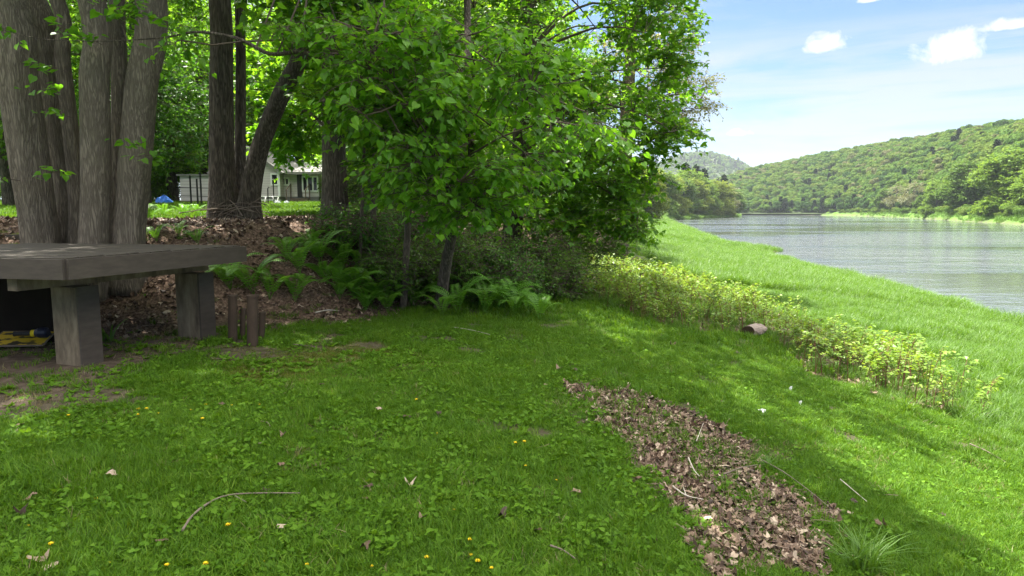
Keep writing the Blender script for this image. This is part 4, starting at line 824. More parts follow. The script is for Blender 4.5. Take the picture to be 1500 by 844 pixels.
x, y = x[k], y[k]; o_ = np.argsort(y); x, y = x[o_], y[o_]
KG = 'knotweed plants on the sunny slope'
for i in range(min(300, len(x))):
    e = empty('knotweed_plant', (x[i], y[i], gz(x[i], y[i])), 'leafy yellow green knotweed with reddish stem on the sunny slope', 'plant', KG, rz=rs.random()*6.28, sc=(.5+.6*rs.random()+(.35 if rs.random() < .12 else 0))*(1.0 if y[i] > 13 else 1.12))
    sm, lm = km[(i*5+i//3) % 7 if y[i] > 12.5 else (7+i % 3 if i % 2 else i % 7)]; a = link('stem', sm); a.parent = e; b = link('leaves', lm); b.parent = e
if len(x) > 300:
    x2, y2 = x[300:], y[300:]; kk = []
    for sm, lm in km[:7]:
        v1 = np.array([q.co for q in sm.vertices]); v2 = np.array([q.co for q in lm.vertices]); f1 = [list(q.vertices) for q in sm.polygons]; f2 = [list(q.vertices) for q in lm.polygons]
        me = bpy.data.meshes.new('knotweed'); me.from_pydata(np.vstack([v1, v2]).tolist(), [], f1+[[j+len(v1) for j in f] for f in f2]); me.materials.append(M['knot_stem']); me.materials.append(M['knot_leaf'])
        me.polygons.foreach_set('material_index', np.array([0]*len(f1)+[1]*len(f2), np.int32)); kk.append(me)
    scatter('knotweed_stand', 'dense far part of the knotweed stand beside the maple', on_ground(x2, y2), rots(len(x2), rs, .08), .55+.65*rs.random(len(x2)), kk)
print('knotweed', len(x))

# ------------------------------------------------------------------ ferns
def fern_mesh(seed):
    rs = np.random.default_rng(seed); mb = MB(); nf = 8; LP = []; LD = []; LN = []; LS = []
    for k in range(nf):
        a = k*6.283/nf+rs.normal()*.25; L = .55+.25*rs.random(); o = np.array([math.cos(a), math.sin(a), 0]); q = smooth_poly([[0, 0, 0], o*L*.25+[0, 0, L*.55], o*L*.62+[0, 0, L*.78], o*L*.98+[0, 0, L*.70]], 26)
        mb.tube(q[::5], [.004, .0035, .003, .002, .0015, .001][:len(q[::5])], 3, cap=False); sd = np.array([-o[1], o[0], 0]); tan = unit(np.gradient(q, axis=0))
        for j in range(4, 26):
            u = j/25; w_ = .125*math.sin(math.pi*min(1, u*.92+.06))**.8*(L/.65)
            for s_ in (-1, 1): LP.append(q[j]); LD.append(sd*s_+tan[j]*.35-np.array([0, 0, .12])); LN.append(np.cross(tan[j], sd)*-1 if False else np.cross(sd, tan[j])*-1); LS.append(w_)
    LN = np.array(LN); LN = np.where(LN[:, 2:3] < 0, -LN, LN)
    leaf_cloud(mb, np.array(LP), np.array(LD), LN, np.array(LS), (np.array([[0,-.09,0],[.10,.4,.0],[0,1,-.03],[-.10,.4,0]])*np.array([1.3,1,1]), T_LEAF[1]))
    return mb.mesh('fern', M['fern'])
fmesh = [fern_mesh(300+k) for k in range(5)]
fl = [(338,418,1.0),(372,425,1.1),(395,432,.9),(432,436,.9),(440,395,1.0),(470,380,1.0),(420,375,.8),(505,392,1.1),(480,410,.9),(530,398,1.0),(555,415,1.1),(520,430,1.0),(580,420,1.2),(600,400,1.0),(560,440,.9),(625,425,.9),(605,445,1.0),(640,410,.9),(690,440,1.15),(710,452,1.1),(730,448,1.2),(755,455,1.0),(672,452,1.0),(700,425,1.0),(775,452,.9),(745,430,1.0),(230,348,.8),(290,352,.8),(262,340,.7),(240,312,.9),(270,312,.9),(220,318,.9),(290,308,.8),(500,365,1.0),(455,360,.8),(545,375,.9),(620,385,1.0),(790,462,.8),(535,450,.7)]
rf = np.random.default_rng(88)
fl = [(a, b, c*1.0) for a, b, c in fl]+[(rf.uniform(470, 830), rf.uniform(395, 458), rf.uniform(.6, 1.0)) for _ in range(14)]
fl = [q for q in fl if not (q[0] > 640 and q[1] < 415)]
for k, (px, py, sc) in enumerate(fl):
    p = hit(px, py+8); o = link('fern', fmesh[k % 5]); o.location = [float(q) for q in p]; o.rotation_euler = (rs.normal()*.1, rs.normal()*.1, rs.random()*6.28); o.scale = (sc*(.95 if px > 300 else .6),)*3
    zone = 'green fern growing on the leafy bank below the dark trunks' if px < 480 else ('green fern among the saplings at the foot of the thicket' if px < 650 else 'green fern beside the leaning maple trunk')
    if px < 300: zone = 'small fern on the bank behind the deck end'
    tag(o, zone, 'fern', 'ferns on the bank')

# ------------------------------------------------------------------ deck
Zd = 1.0
c0 = P(95, 378, 7.1)[:2]; c1 = P(357, 360, 9.7)[:2]; dirR = unit(c1-c0); dirL = np.array([-dirR[1], dirR[0]]); dirL = unit(dirL+np.array([0, -.12]))
nrmR = np.array([dirR[1], -dirR[0]]); LR = np.linalg.norm(c1-c0); LL = 3.6
rzR = math.atan2(dirR[1], dirR[0]); rzL = math.atan2(dirL[1], dirL[0])
deck = empty('deck', (c0[0], c0[1], -.3), 'low brown wooden deck on thick posts in front of the grey trunks', 'deck')
def child(mb, nm, mt, par=deck, loc=(c0[0], c0[1], -.3)):
    m_ = mb.mesh(nm, mt); m_.transform(__import__('mathutils').Matrix.Translation(-Vector([float(q) for q in loc]))); o = link(nm, m_); o.parent = par; return o
mb = MB(); nb = 17; bw = LR/nb
for k in range(nb):
    cc = c0+dirR*(k+.5)*bw*.985+dirL*(LL/2)+dirR*.02; mb.box((cc[0], cc[1], Zd-.028+.004*((k*7) % 3)), (LL-.05, bw-.012, .05), rzL)
child(mb, 'deck_boards', M['deck_wood'])
FH = .215
mb = MB(); cc = c0+dirR*LR/2+nrmR*.022; mb.box((cc[0], cc[1], Zd-.012-FH/2), (LR, .044, FH), rzR); child(mb, 'fascia', M['deck_paint'])
mb = MB(); nL = np.array([dirL[1], -dirL[0]]); nL = nL if nL[1] < 0 else -nL; cc = c0+dirL*LL/2+nL*.022; mb.box((cc[0], cc[1], Zd-.012-FH/2), (LL, .044, FH), rzL); child(mb, 'fascia', M['deck_paint'])
b0 = P(18, 420, 7.34)[:2]; b1 = P(300, 395, 9.95)[:2]; bd = unit(b1-b0); rzB = math.atan2(bd[1], bd[0]); BL = np.linalg.norm(b1-b0)
mb = MB(); cc = (b0+b1)/2; zB = Zd-.012-FH*.55-.15; mb.box((cc[0], cc[1], Zd-.075-.15), (BL, .15, .30), rzB); child(mb, 'beam', M['post_wood'])
mb = MB()
for k in range(5):
    cc = c0+dirR*(.35+k*.5)+dirL*(LL/2+.1); mb.box((cc[0], cc[1], Zd-.055-.09), (LL-.3, .045, .17), rzL)
child(mb, 'joists', M['post_wood'])
mb = MB(); mb.box((-8.1, 9.3, Zd-.75), (3.6, .04, 1.35), -.05); child(mb, 'shade_panel', M['shade_black'])  # added dark panel that paints the black shade under the deck's left end
for (px, d, lab) in ((112, 7.95, None), (287, 9.62, None), (-160, 8.4, None)):
    p = P(px, 480, d)[:2]; zg = gz(*p)-.2; zt = Zd-.228
    mb = MB(); mb.box((p[0], p[1], (zt-.16+zg)/2), (.26, .40, zt-.16-zg), rzB); o = child(mb, 'post', M['post_wood'])
    q = p+np.array([math.sin(rzB), -math.cos(rzB)])*.217; mb = MB(); mb.box((q[0], q[1], (zt-.155+zg)/2), (.272, .03, zt-.15-zg), rzB); child(mb, 'cladding', M['deck_paint'], o)
# low edging board of the terrace behind the trunks, second deck section
mb = MB(); p = P(60, 331, 13.4); mb.box((p[0]-.6, 13.4, p[2]-.02), (5.4, .22, .05)); mb.box((p[0]-.6, 13.3, p[2]-.17), (5.4, .04, .25))
tag(mb.build('retaining_board', M['deck_wood']), 'weathered edging board on the bank behind the grey trunks', 'board')
mb = MB(); p = P(12, 346, 11.9); mb.box((p[0]-.6, 11.9, p[2]), (2.6, .3, .06), .06); mb.box((p[0]-.6, 11.75, p[2]-.16), (2.6, .05, .25), .06); mb.box((p[0]-.2, 11.95, p[2]-.5), (.2, .2, .9))
tag(mb.build('bench', M['deck_wood']), 'low weathered plank seat at the left edge behind the leaning trunk', 'bench')
# rusty pipes
for (px, pyb, pyt, wd, lab) in ((341, 500, 432, 13, 'rusty upright pipe nearest the deck post, tall one of the four'), (355, 497, 452, 8, 'short thin rusty pipe between the two tall pipes'), (370, 507, 432, 16, 'thickest rusty pipe standing in front of the others'), (383, 497, 457, 9, 'short rusty pipe farthest from the deck')):
    p = hit(px, pyb); d = p[1]; zt = P(px, pyt, d)[2]; e = empty('pipe', p, lab, 'pipe', 'rusty pipes by the deck'); r = wd/2*d/F; mb = MB()
    h = zt-p[2]; a = np.linspace(0, 6.283, 17)[:-1]; prof = [(r, -.1), (r*1.02, h*.5), (r*.98, h), (r*.8, h), (r*.8, h-.15)]
    V = np.array([[q*math.cos(t_)+.03*(zz/h), q*math.sin(t_), zz] for q, zz in prof for t_ in a]); f = [[i*16+j, i*16+(j+1) % 16, (i+1)*16+(j+1) % 16, (i+1)*16+j] for i in range(4) for j in range(16)]
    mb.add(V, f); o = link('tube', mb.mesh('tube', M['rust'], False)); o.parent = e
    mb = MB(); mb.tube([[.03, 0, h-.03], [.03, 0, h-.005]], [r*1.12, r*1.12], 16); o = link('collar', mb.mesh('collar', M['rust'])); o.parent = e
# yellow board with a hand lamp on it
p = hit(34, 507); e = empty('sign_board', p+np.array([0, 0, .10]), 'worn yellow board with dark marks lying flat under the deck', 'board', rz=.25)
mb = MB(); mb.box((0, 0, 0), (.62, .46, .012), 0, .03, .24); o = link('panel', mb.mesh('panel', M['sign'])); o.parent = e
mb = MB(); [mb.box(c, s, 0, .03, .24) for c, s in (((0, -.225, -.055), (.63, .012, .02)), ((0, .225, .055), (.63, .012, .02)), ((-.315, 0, .01), (.012, .42, .02)), ((.315, 0, -.01), (.012, .42, .02)))]
o = link('edge_strip', mb.mesh('edge_strip', M['stick'])); o.parent = e
e = empty('hand_lamp', p+np.array([.1, -.02, .17]), 'dark hand lamp with a yellow ring lying on the yellow board', 'lamp', rz=.1)
mb = MB(); mb.tube([[-.18, 0, 0], [-.15, 0, 0], [.04, 0, .005]], [.035, .03, .03], 14); o = link('barrel', mb.mesh('barrel', M['dark_iron'])); o.parent = e
mb = MB(); mb.tube([[.04, 0, .005], [.09, 0, .007]], [.045, .045], 14); o = link('ring', mb.mesh('ring', M['dandelion'])); o.parent = e
M['navy'] = noise_mat('navy_plastic', [(.008,.01,.02),(.02,.025,.05)], scale=(9,9,9), bump=0, rough=.4)
mb = MB(); mb.tube([[.09, 0, .01], [.14, 0, .01], [.23, 0, .01], [.25, 0, .01]], [.05, .07, .07, .05], 14); o = link('head', mb.mesh('head', M['navy'])); o.parent = e

# ------------------------------------------------------------------ brush pile, sticks, log, fluff, dandelions, leaves on the lawn
p = hit(345, 322); mb = MB(); rs = np.random.default_rng(70)
for k in range(46):
    a = rs.random()*6.28; L = .5+.8*rs.random(); c = np.array([rs.normal()*.32, rs.normal()*.22-.1, .05+.22*rs.random()]); d = np.array([math.cos(a), math.sin(a)*.5, rs.normal()*.3])
    mb.tube(smooth_poly([c-d*L/2, c+[0, 0, .12*rs.random()], c+d*L/2+[0, 0, rs.normal()*.1-.05]], 7), np.linspace(.011, .004, 7)*(.7+.7*rs.random()), 5)
e = tag(link('brush_pile', mb.mesh('brush_pile', M['stick'])), 'heap of bare bleached twigs at the foot of the forked tree', 'brush pile'); e.location = [float(q) for q in p]
def stick(label, pix, r, mat='stick', lift=.015, fork=None, cat='stick'):
    w_ = [hit(*q)+np.array([0, 0, lift]) for q in pix]; mb = MB(); q = smooth_poly(w_, 14); r = r*.72; b = q[0].copy(); mb.tube(q-b, np.linspace(r, r*.45, 14)*(1+.15*rs.normal(size=14)), 6)
    if fork: f0 = hit(*fork[0])+np.array([0, 0, lift]); f1 = hit(*fork[1])+np.array([0, 0, lift+.02]); mb.tube(smooth_poly([f0-b, f1-b], 4), [r*.6, r*.5, r*.4, r*.2], 5)
    o = tag(link('stick', mb.mesh('stick', M[mat])), label, cat); o.location = [float(v) for v in b]; return o
stick('long curved grey stick lying in the lawn grass', [(268, 790), (285, 765), (320, 742), (360, 734), (440, 733)], .011, 'stick', .05, fork=((345, 738), (362, 752)))
stick('straight pale stick on the lawn right of the bare patch', [(1230, 712), (1270, 746)], .008, 'pale_stick', .06)
stick('thin stick in the sunny grass at the right edge', [(1420, 657), (1445, 668), (1472, 684)], .014, 'stick', .06)
stick('pale forked stick on the dead leaf patch, lower one', [(985, 722), (1005, 735), (1030, 741)], .010, 'pale_stick', .05, fork=((1005, 735), (1000, 725)))
stick('upright leaning pale twig on the leaf patch', [(1020, 655), (1030, 628)], .007, 'pale_stick', .06)
stick('pale twig in the middle of the leaf patch', [(1008, 680), (1016, 698), (1024, 708)], .009, 'pale_stick', .06)
stick('curved stick crossing the right side of the leaf patch', [(1060, 705), (1085, 695), (1110, 691)], .009, 'stick', .06)
stick('dark long bramble stem beside the leaf patch', [(1115, 685), (1150, 705), (1190, 735), (1218, 760)], .007, 'stick', .07)
stick('small stick in the grass at the bottom, right of centre', [(806, 811), (825, 820), (843, 832)], .009, 'stick', .05)
stick('grey stick at the edge of the leafy bank near the ferns', [(462, 461), (480, 457), (497, 458)], .018, 'pale_stick', .03)
stick('thin arched stem on the shaded lawn near the fern foot', [(665, 485), (690, 489), (718, 496)], .006, 'pale_stick', .06)
stick('short twig on the bare soil near the pipes', [(430, 508), (450, 510), (472, 513)], .010, 'stick', .03)
stick('little forked twig on the lawn below the moss', [(382, 626), (392, 627), (396, 634)], .008, 'stick', .05)
# log
p = hit(1104, 493); e = empty('log', p+np.array([0, 0, .13]), 'short weathered grey log lying below the knotweed', 'log', rz=.75)
rs2 = np.random.default_rng(5); n = 20; a = np.linspace(0, 6.283, n, endpoint=False); xs = np.linspace(-.30, .30, 9); V = []
for k, xx_ in enumerate(xs):
    rr = .17*(1+.13*np.cos(2*a+1)+.08*np.cos(3*a+k*.4)+.05*rs2.normal(size=n))*(1-.12*abs(xx_)/.3*(xx_ > 0)); V.append(np.stack([np.full(n, xx_)+.03*np.cos(a+.5)*(k in (0, 8)), rr*np.cos(a), rr*np.sin(a)*.9], -1))
V = np.vstack(V); f = [[i*n+j, i*n+(j+1) % n, (i+1)*n+(j+1) % n, (i+1)*n+j] for i in range(8) for j in range(n)]
o = link('bark_shell', mesh_np('bark_shell', V, [np.array(f)], M['log_top'], smooth=False)); o.parent = e
for s_ in (0, 8):
    ring = V[s_*n:(s_+1)*n]; c = ring.mean(0)+[.02 if s_ == 0 else -.02, 0, 0]; vv = np.vstack([ring*[1, .99, .99], [c]]); ff = [[j, (j+1) % n, n] for j in range(n)]; o = link('cut_end', mesh_np('cut_end', vv, [np.array(ff)], M['log_end'])); o.parent = e
# white fluff
for (px, py, lab, s_) in ((1156, 576, 'upper white feather standing in the grass below the knotweed', 1.0), (1170, 597, 'lower white feather in the grass below the knotweed', .9), (1116, 608, 'white scrap lying in the grass left of the feathers', 1.0)):
    p = hit(px, py); mb = MB(); L = .07*s_
    if py < 600:
        q = smooth_poly([[0, 0, .0], [.01, 0, L*.7], [.03, 0, L*1.4]], 6); mb.tube(q, [.003]*6, 4); n = 26; u = np.linspace(.25, 1, n); pos = np.stack([np.interp(u, [0, 1], [0, .03]), 0*u, u*L*1.4], -1)
        leaf_cloud(mb, pos, np.stack([np.where(np.arange(n) % 2, 1., -1.), 0*u+.15, 0*u+.7], -1), np.stack([0*u, 0*u-1, 0*u+.1], -1), .022*np.sin(np.pi*np.clip(u*.9, 0, 1))+.006, T_LEAF)
    else:
        a = np.linspace(0, 6.283, 9)[:-1]; v = np.stack([.05*np.cos(a)*(1+.3*np.sin(3*a)), .04*np.sin(a), .05+.015*np.cos(2*a)], -1); mb.add(np.vstack([v, [0, 0, .075]]), [[j, (j+1) % 8, 8] for j in range(8)])
    o = tag(link('feather' if py < 600 else 'paper_scrap', mb.mesh('fluff', M['feather'])), lab, 'feather' if py < 600 else 'scrap'); o.location = [float(v) for v in p]
# dandelions
def dandelion():
    fl_ = MB(); n = 26; a = np.arange(n)*2.4; t_ = np.linspace(.1, 1, n); dr = np.stack([np.cos(a), np.sin(a), 1.1-t_], -1); leaf_cloud(fl_, np.zeros((n, 3))+[0, 0, .055], dr, np.stack([-np.cos(a)*.3, -np.sin(a)*.3, 1+0*a], -1), np.full(n, .021), (T_LEAF[0]*np.array([.6, 1, 1]), T_LEAF[1]))
    st = MB(); st.tube([[0, 0, -.01], [.004, 0, .03], [0, 0, .056]], [.002, .002, .003], 5); return fl_.mesh('flower', M['dandelion']), st.mesh('stem', M['weed'])
fm_, sm_ = dandelion(); dp = [(101,617),(203,607),(215,607),(202,616),(302,600),(325,602),(340,602),(142,739),(42,778),(76,810),(42,826),(162,833),(245,839),(302,837),(335,781),(357,837),(387,832),(280,607),(250,608),(755,657),(768,656),(665,755),(690,820),(700,835),(625,828),(720,842),(545,838),(450,837),(380,600),(297,622),(232,612),(595,588),(610,592),(640,640),(688,800),(770,690),(815,710)]
for (px, py) in dp:
    p = hit(px, py); e = empty('dandelion', p, 'yellow dandelion in flower on the shaded lawn', 'flower', 'dandelions in the lawn', rz=px*.3, sc=.72+.2*math.sin(px)); a = link('flower', fm_); a.parent = e; b = link('stem', sm_); b.parent = e
# loose dead leaves on the lawn
for k, (px, py, s_) in enumerate([(597,616,.13),(555,606,.11),(643,612,.11),(538,722,.14),(600,718,.12),(536,738,.1),(736,765,.12),(786,786,.12),(412,782,.1),(165,705,.11),(45,738,.12),(30,760,.12),(30,628,.14),(60,832,.13),(75,840,.12),(472,570,.1),(412,690,.1),(325,598,.11),(415,645,.08),(845,727,.12),(620,770,.09),(390,727,.1),(1042,722,.14),(1095,770,.14),(1250,742,.1),(1290,776,.12),(1380,760,.1),(535,815,.1),(240,803,.1),(90,586,.1),(1150,530,.2),(1078,520,.2),(985,508,.16),(1055,592,.18),(820,545,.14),(835,540,.14),(842,547,.14)]):
    p = hit(px, py); o = tag(link('fallen_leaf', dl[k % 7]), 'single brown dead leaf lying on the green lawn', 'leaf', 'dead leaves scattered on the lawn'); o.location = (float(p[0]), float(p[1]), float(p[2])+.05); o.rotation_euler = (rs.normal()*.2, rs.normal()*.2, rs.random()*6.28); o.scale = (s_*.66,)*3
# grass clump by the patch, small ones
def clump(label, px, py, h, n, w_, seed, name='grass_clump'):
    p = hit(px, py); o = tag(link(name, blades(n, h*.28, h, w_, seed, M['tall_grass'], 1.0, 5)), label, 'grass clump'); o.location = [float(q) for q in p]
clump('large clump of broad bladed grass at the lower end of the leaf patch', 1262, 838, .30, 110, .012, 401)
clump('dark green tuft of grass at the right edge of the leaf patch', 1125, 690, .16, 90, .006, 402)
clump('long grass tuft at the end of the knotweed row', 1330, 605, .4, 70, .012, 403)
clump('grass tuft at the right end of the knotweed, near the edge', 1430, 620, .35, 70, .012, 404)
clump('sedge tuft with yellowed tips behind the last knotweed', 1470, 600, .4, 60, .012, 405)
clump('leafy green clump beside the front deck post', 152, 500, .42, 14, .05, 406)

# ------------------------------------------------------------------ house and yard
D = 45.0
def H(px, py, d=D): return P(px, py, d)
hb = H(410, 297); zb = gz(hb[0], D); house = empty('house', (hb[0], D, zb), 'pale grey sided single storey house behind the forked tree', 'house')
def hpart(mb, nm, mt, par=house, sm=False):
    m_ = mb.mesh(nm, mt, sm); m_.transform(__import__('mathutils').Matrix.Translation(-house.location)); o = link(nm, m_); o.parent = par; return o
zE = H(410, 251)[2]; zR = H(362, 216)[2]; xL = H(312, 270)[0]; xR = H(410, 270)[0]; xm = H(362, 270)[0]
zw = zb+.45
mb = MB(); y0, y1 = D, D+9
mb.add([[xL,y0,zw],[xR,y0,zw],[xR,y0,zE],[xm,y0,zR],[xL,y0,zE],[xL,y1,zw],[xR,y1,zw],[xR,y1,zE],[xm,y1,zR],[xL,y1,zE]], [[0,1,2,4],[5,9,7,6],[1,6,7,2],[0,4,9,5]]); mb.add([[xL,y0,zE],[xR,y0,zE],[xm,y0,zR],[xL,y1,zE],[xR,y1,zE],[xm,y1,zR]], [[0,1,2],[3,5,4]])
hpart(mb, 'wall', M['siding'])
mb = MB(); sl = math.atan2(zR-zE, xR-xm); Ls = math.hypot(zR-zE, xR-xm)+.35
for s_ in (1, -1):
    cx_ = xm+s_*math.cos(sl)*Ls/2; cz_ = zR-math.sin(sl)*Ls/2+.06; mb.box((cx_, (y0+y1)/2, cz_), (Ls, 9.7, .12), 0, s_*sl)
hpart(mb, 'roof', M['siding_roof'])
x2 = H(467, 270, D+.8)[0]; yW = D+.8; zE2 = H(440, 254, yW)[2]
mb = MB(); mb.box(((xR+x2)/2, yW+3, (zw+zE2)/2), (x2-xR, 6, zE2-zw)); hpart(mb, 'wall', M['siding'])
mb = MB(); mb.box(((xR+x2)/2+.1, yW+.9, zE2+.42), (x2-xR+.6, 3.2, .1), 0, 0, -.32 if False else .28); mb.box(((xR+x2)/2+.1, yW-.62, zE2-.02), (x2-xR+.6, .06, .16)); hpart(mb, 'roof', M['siding_roof'])
mb = MB(); mb.box(((xL+xR)/2, D+4.5, (zb+zw)/2-.1), (xR-xL-.1, 8.9, zw-zb+.2)); mb.box(((xR+x2)/2, yW+3, (zb+zw)/2-.1), (x2-xR-.1, 5.9, zw-zb+.2)); hpart(mb, 'foundation', M['concrete'])
mb = MB(); mb.box((xR-.06, D-.02, (zw+zE)/2), (.14, .05, zE-zw)); hpart(mb, 'corner_board', M['white_paint'])
def window(px0, py0, px1, py1, y, panes=1, split=True):
    a = H(px0, py1, y); b = H(px1, py0, y); w_, h_ = b[0]-a[0], b[2]-a[2]; cx_, cz_ = (a[0]+b[0])/2, (a[2]+b[2])/2; fr = MB(); t_ = .09
    fr.box((cx_-w_/2+t_/2, y-.03, cz_), (t_, .08, h_)); fr.box((cx_+w_/2-t_/2, y-.03, cz_), (t_, .08, h_)); fr.box((cx_, y-.03, cz_+h_/2-t_/2), (w_-2*t_, .08, t_)); fr.box((cx_, y-.03, cz_-h_/2+t_/2), (w_-2*t_, .08, t_))
    if split: fr.box((cx_, y-.025, cz_), (w_-2*t_, .05, .05))
    for k in range(1, panes): fr.box((cx_-w_/2+w_*k/panes, y-.028, cz_), (.09, .06, h_-2*t_))
    o = hpart(fr, 'window', M['white_paint']); gl = MB(); gl.box((cx_, y-.008, cz_), (w_-2*t_, .02, h_-2*t_)); hpart(gl, 'pane', M['glass'], o)
window(397, 254, 408, 272, D); window(412, 260, 424, 272, yW, 2, False); window(443, 258, 466, 281, yW, 3, False)
a = H(436, 283, yW); b = H(442, 256, yW); mb = MB(); mb.box(((a[0]+b[0])/2, yW-.02, (zw+b[2])/2), (b[0]-a[0], .06, b[2]-zw)); o = hpart(mb, 'door', M['dark_iron'])
mb = MB()
for k in range(3): mb.box(((a[0]+b[0])/2+.05, yW-.25-.3*k, zw-.10-.15*k-.08), (1.2, .3, .16))
hpart(mb, 'steps', M['old_wood'])
mb = MB()
for s_ in (-.6, .65):
    xx_ = (a[0]+b[0])/2+.05+s_; mb.tube([[xx_, yW-.15, zw+.85], [xx_, yW-1.15, zw+.4]], [.035, .035], 6); mb.tube([[xx_, yW-1.1, zb-.1], [xx_, yW-1.1, zw+.45]], [.04, .04], 6); mb.tube([[xx_, yW-.2, zw-.2], [xx_, yW-.2, zw+.85]], [.04, .04], 6)
hpart(mb, 'railing', M['old_wood'])
# shed at the left
d = 43.0; a = H(265, 291, d); b = H(316, 256, d); zs = gz(a[0], d); shed = empty('shed', ((a[0]+b[0])/2, d, zs), 'long low grey shed left of the forked trunk', 'shed'); w_ = b[0]-a[0]; h_ = b[2]-zs
mb = MB(); mb.box((0, 2, h_/2+.1), (w_, 4, h_-.2)); o = link('wall', mb.mesh('wall', M['siding_shed'])); o.parent = shed
mb = MB(); mb.box((0, 2, h_+.08), (w_+.3, 4.3, .1), 0, 0, .05); o = link('roof', mb.mesh('roof', M['siding_roof'])); o.parent = shed
mb = MB(); mb.box((0, -.02, .08), (w_, .1, .28)); o = link('skirting', mb.mesh('skirting', M['old_wood'])); o.parent = shed
# wire fence on dark poles
d = 34.0; p = H(285, 296, d); zf = gz(p[0], d); e = empty('wire_fence', (p[0], d, zf), 'dark poles with wire rails standing before the grey shed', 'fence')
for px, top in ((278, 257), (288, 262), (293, 253)):
    q = H(px, top, d); mb = MB(); mb.tube([[q[0]-p[0], 0, -.1], [q[0]-p[0], 0, q[2]-zf]], [.045, .045], 8); o = link('pole', mb.mesh('pole', M['dark_iron'])); o.parent = e
for zz_ in (.55, .95):
    mb = MB(); mb.tube([[-.9, .02, zz_], [.8, .02, zz_-.03]], [.02, .02], 6); o = link('rail', mb.mesh('rail', M['dark_iron'])); o.parent = e
for (px, top, d, lab) in ((392, 274, 36, 'short dark garden pole left of the white picnic table'), (400, 262, 36, 'tall dark garden pole before the white picnic table')):
    q = H(px, top, d); zf = gz(q[0], d); mb = MB(); mb.tube([[0, 0, -.1], [0, 0, q[2]-zf-.1], [.05, 0, q[2]-zf], [.14, 0, q[2]-zf-.04]], [.03, .03, .025, .02], 8); o = tag(link('garden_pole', mb.mesh('garden_pole', M['dark_iron'])), lab, 'pole'); o.location = (float(q[0]), d, zf)
# white picnic table
d = 40.0; q = H(394, 290, d); zf = gz(q[0], d); e = empty('picnic_table', (q[0], d, zf), 'white picnic table in front of the house window', 'table', sc=.68)
for nm, c, s_ in (('tabletop', (0, 0, .74), (1.6, .75, .05)), ('seat', (0, -.62, .44), (1.6, .26, .05)), ('seat', (0, .62, .44), (1.6, .26, .05))):
    mb = MB(); mb.box(c, s_); o = link(nm, mb.mesh(nm, M['white_paint'])); o.parent = e
for s_ in (-.55, .55):
    mb = MB(); mb.box((s_, -.35, .36), (.07, .09, .80), 0, 0, .5); mb.box((s_+.075, .35, .36), (.07, .09, .80), 0, 0, -.5); mb.box((s_, 0, .40), (.06, 1.4, .08)); o = link('leg', mb.mesh('leg', M['white_paint'])); o.parent = e
def heap(name, label, cat, px, py0, py1, d, wpx, mat, seed):
    q = H(px, py1, d); zf = gz(q[0], d); h_ = (py1-py0)/F*d; w_ = wpx/F*d; U = np.linspace(0, 6.283, 28)[:-1]; rsq = np.random.default_rng(seed); V = []
    for k, t_ in enumerate(np.linspace(0, 1, 8)): V.append(np.stack([w_/2*np.cos(U)*(1-t_**2.2)*(1+.15*np.sin(3*U+k)), .6*w_/2*np.sin(U)*(1-t_**2.2), h_*t_**.8+.06*h_*rsq.normal(size=27)*(t_ > 0)-.05], -1))
    V = np.vstack(V); f = [[i*27+j, i*27+(j+1) % 27, (i+1)*27+(j+1) % 27, (i+1)*27+j] for i in range(7) for j in range(27)]; o = tag(link(name, mesh_np(name, V, [np.array(f)], mat)), label, cat); o.location = (float(q[0]), d, zf)
heap('tarp_heap', 'blue tarpaulin thrown over a heap beside the shed', 'tarp', 240, 272, 287, 40, 26, M['blue_tarp'], 1)
heap('tarp_heap', 'pale grey sheet over a small mound under the picnic table', 'tarp', 406, 289, 298, 39, 14, M['grey_tarp'], 2)
heap('tarp_heap', 'grey white covered mound right of the picnic table', 'tarp', 420, 290, 298, 39, 12, M['grey_tarp'], 3)
# neighbouring porch at the left edge
d = 40.0; q = H(4, 262, d); e = empty('porch', (q[0], d, gz(q[0], d)), 'raised wooden porch with railing at the left edge', 'porch'); z0 = gz(q[0], d); zp = q[2]-z0
mb = MB(); mb.box((-1.4, 1, zp), (4, 2, .18)); o = link('platform', mb.mesh('platform', M['white_paint'])); o.parent = e
mb = MB(); mb.box((-1.4, .05, zp+.95), (4, .08, .09)); [mb.box((-3.3+.25*k, .05, zp+.5), (.06, .05, .82)) for k in range(16)]; o = link('railing', mb.mesh('railing', M['old_wood'])); o.parent = e
for xx_ in (-3.2, .4): mb = MB(); mb.box((xx_, .2, zp/2-.15), (.14, .14, zp+.1)); o = link('post', mb.mesh('post', M['old_wood'])); o.parent = e

# ------------------------------------------------------------------ light, sky, camera
SUN_EL, SUN_AZ = R(64), R(-42)          # azimuth measured from +Y towards +X
sd = Vector((math.sin(SUN_AZ)*math.cos(SUN_EL), math.cos(SUN_AZ)*math.cos(SUN_EL), math.sin(SUN_EL)))
sl_ = bpy.data.lights.new('sun', 'SUN'); sl_.energy = 5.0; sl_.angle = R(.55); sl_.color = (1, .95, .86); so = bpy.data.objects.new('sun', sl_); C.objects.link(so); so.rotation_euler = (-sd).to_track_quat('-Z', 'Y').to_euler()
wd_ = bpy.data.worlds.new('World'); scene.world = wd_; wd_.use_nodes = True; nt = wd_.node_tree; N, L = nt.nodes, nt.links; N.clear()
sky = N.new('ShaderNodeTexSky'); sky.sky_type = 'NISHITA'; sky.sun_disc = False; sky.sun_elevation = SUN_EL; sky.sun_rotation = SUN_AZ; sky.air_density = 1.0; sky.dust_density = .6; sky.ozone_density = 1.5
tc = N.new('ShaderNodeTexCoord')
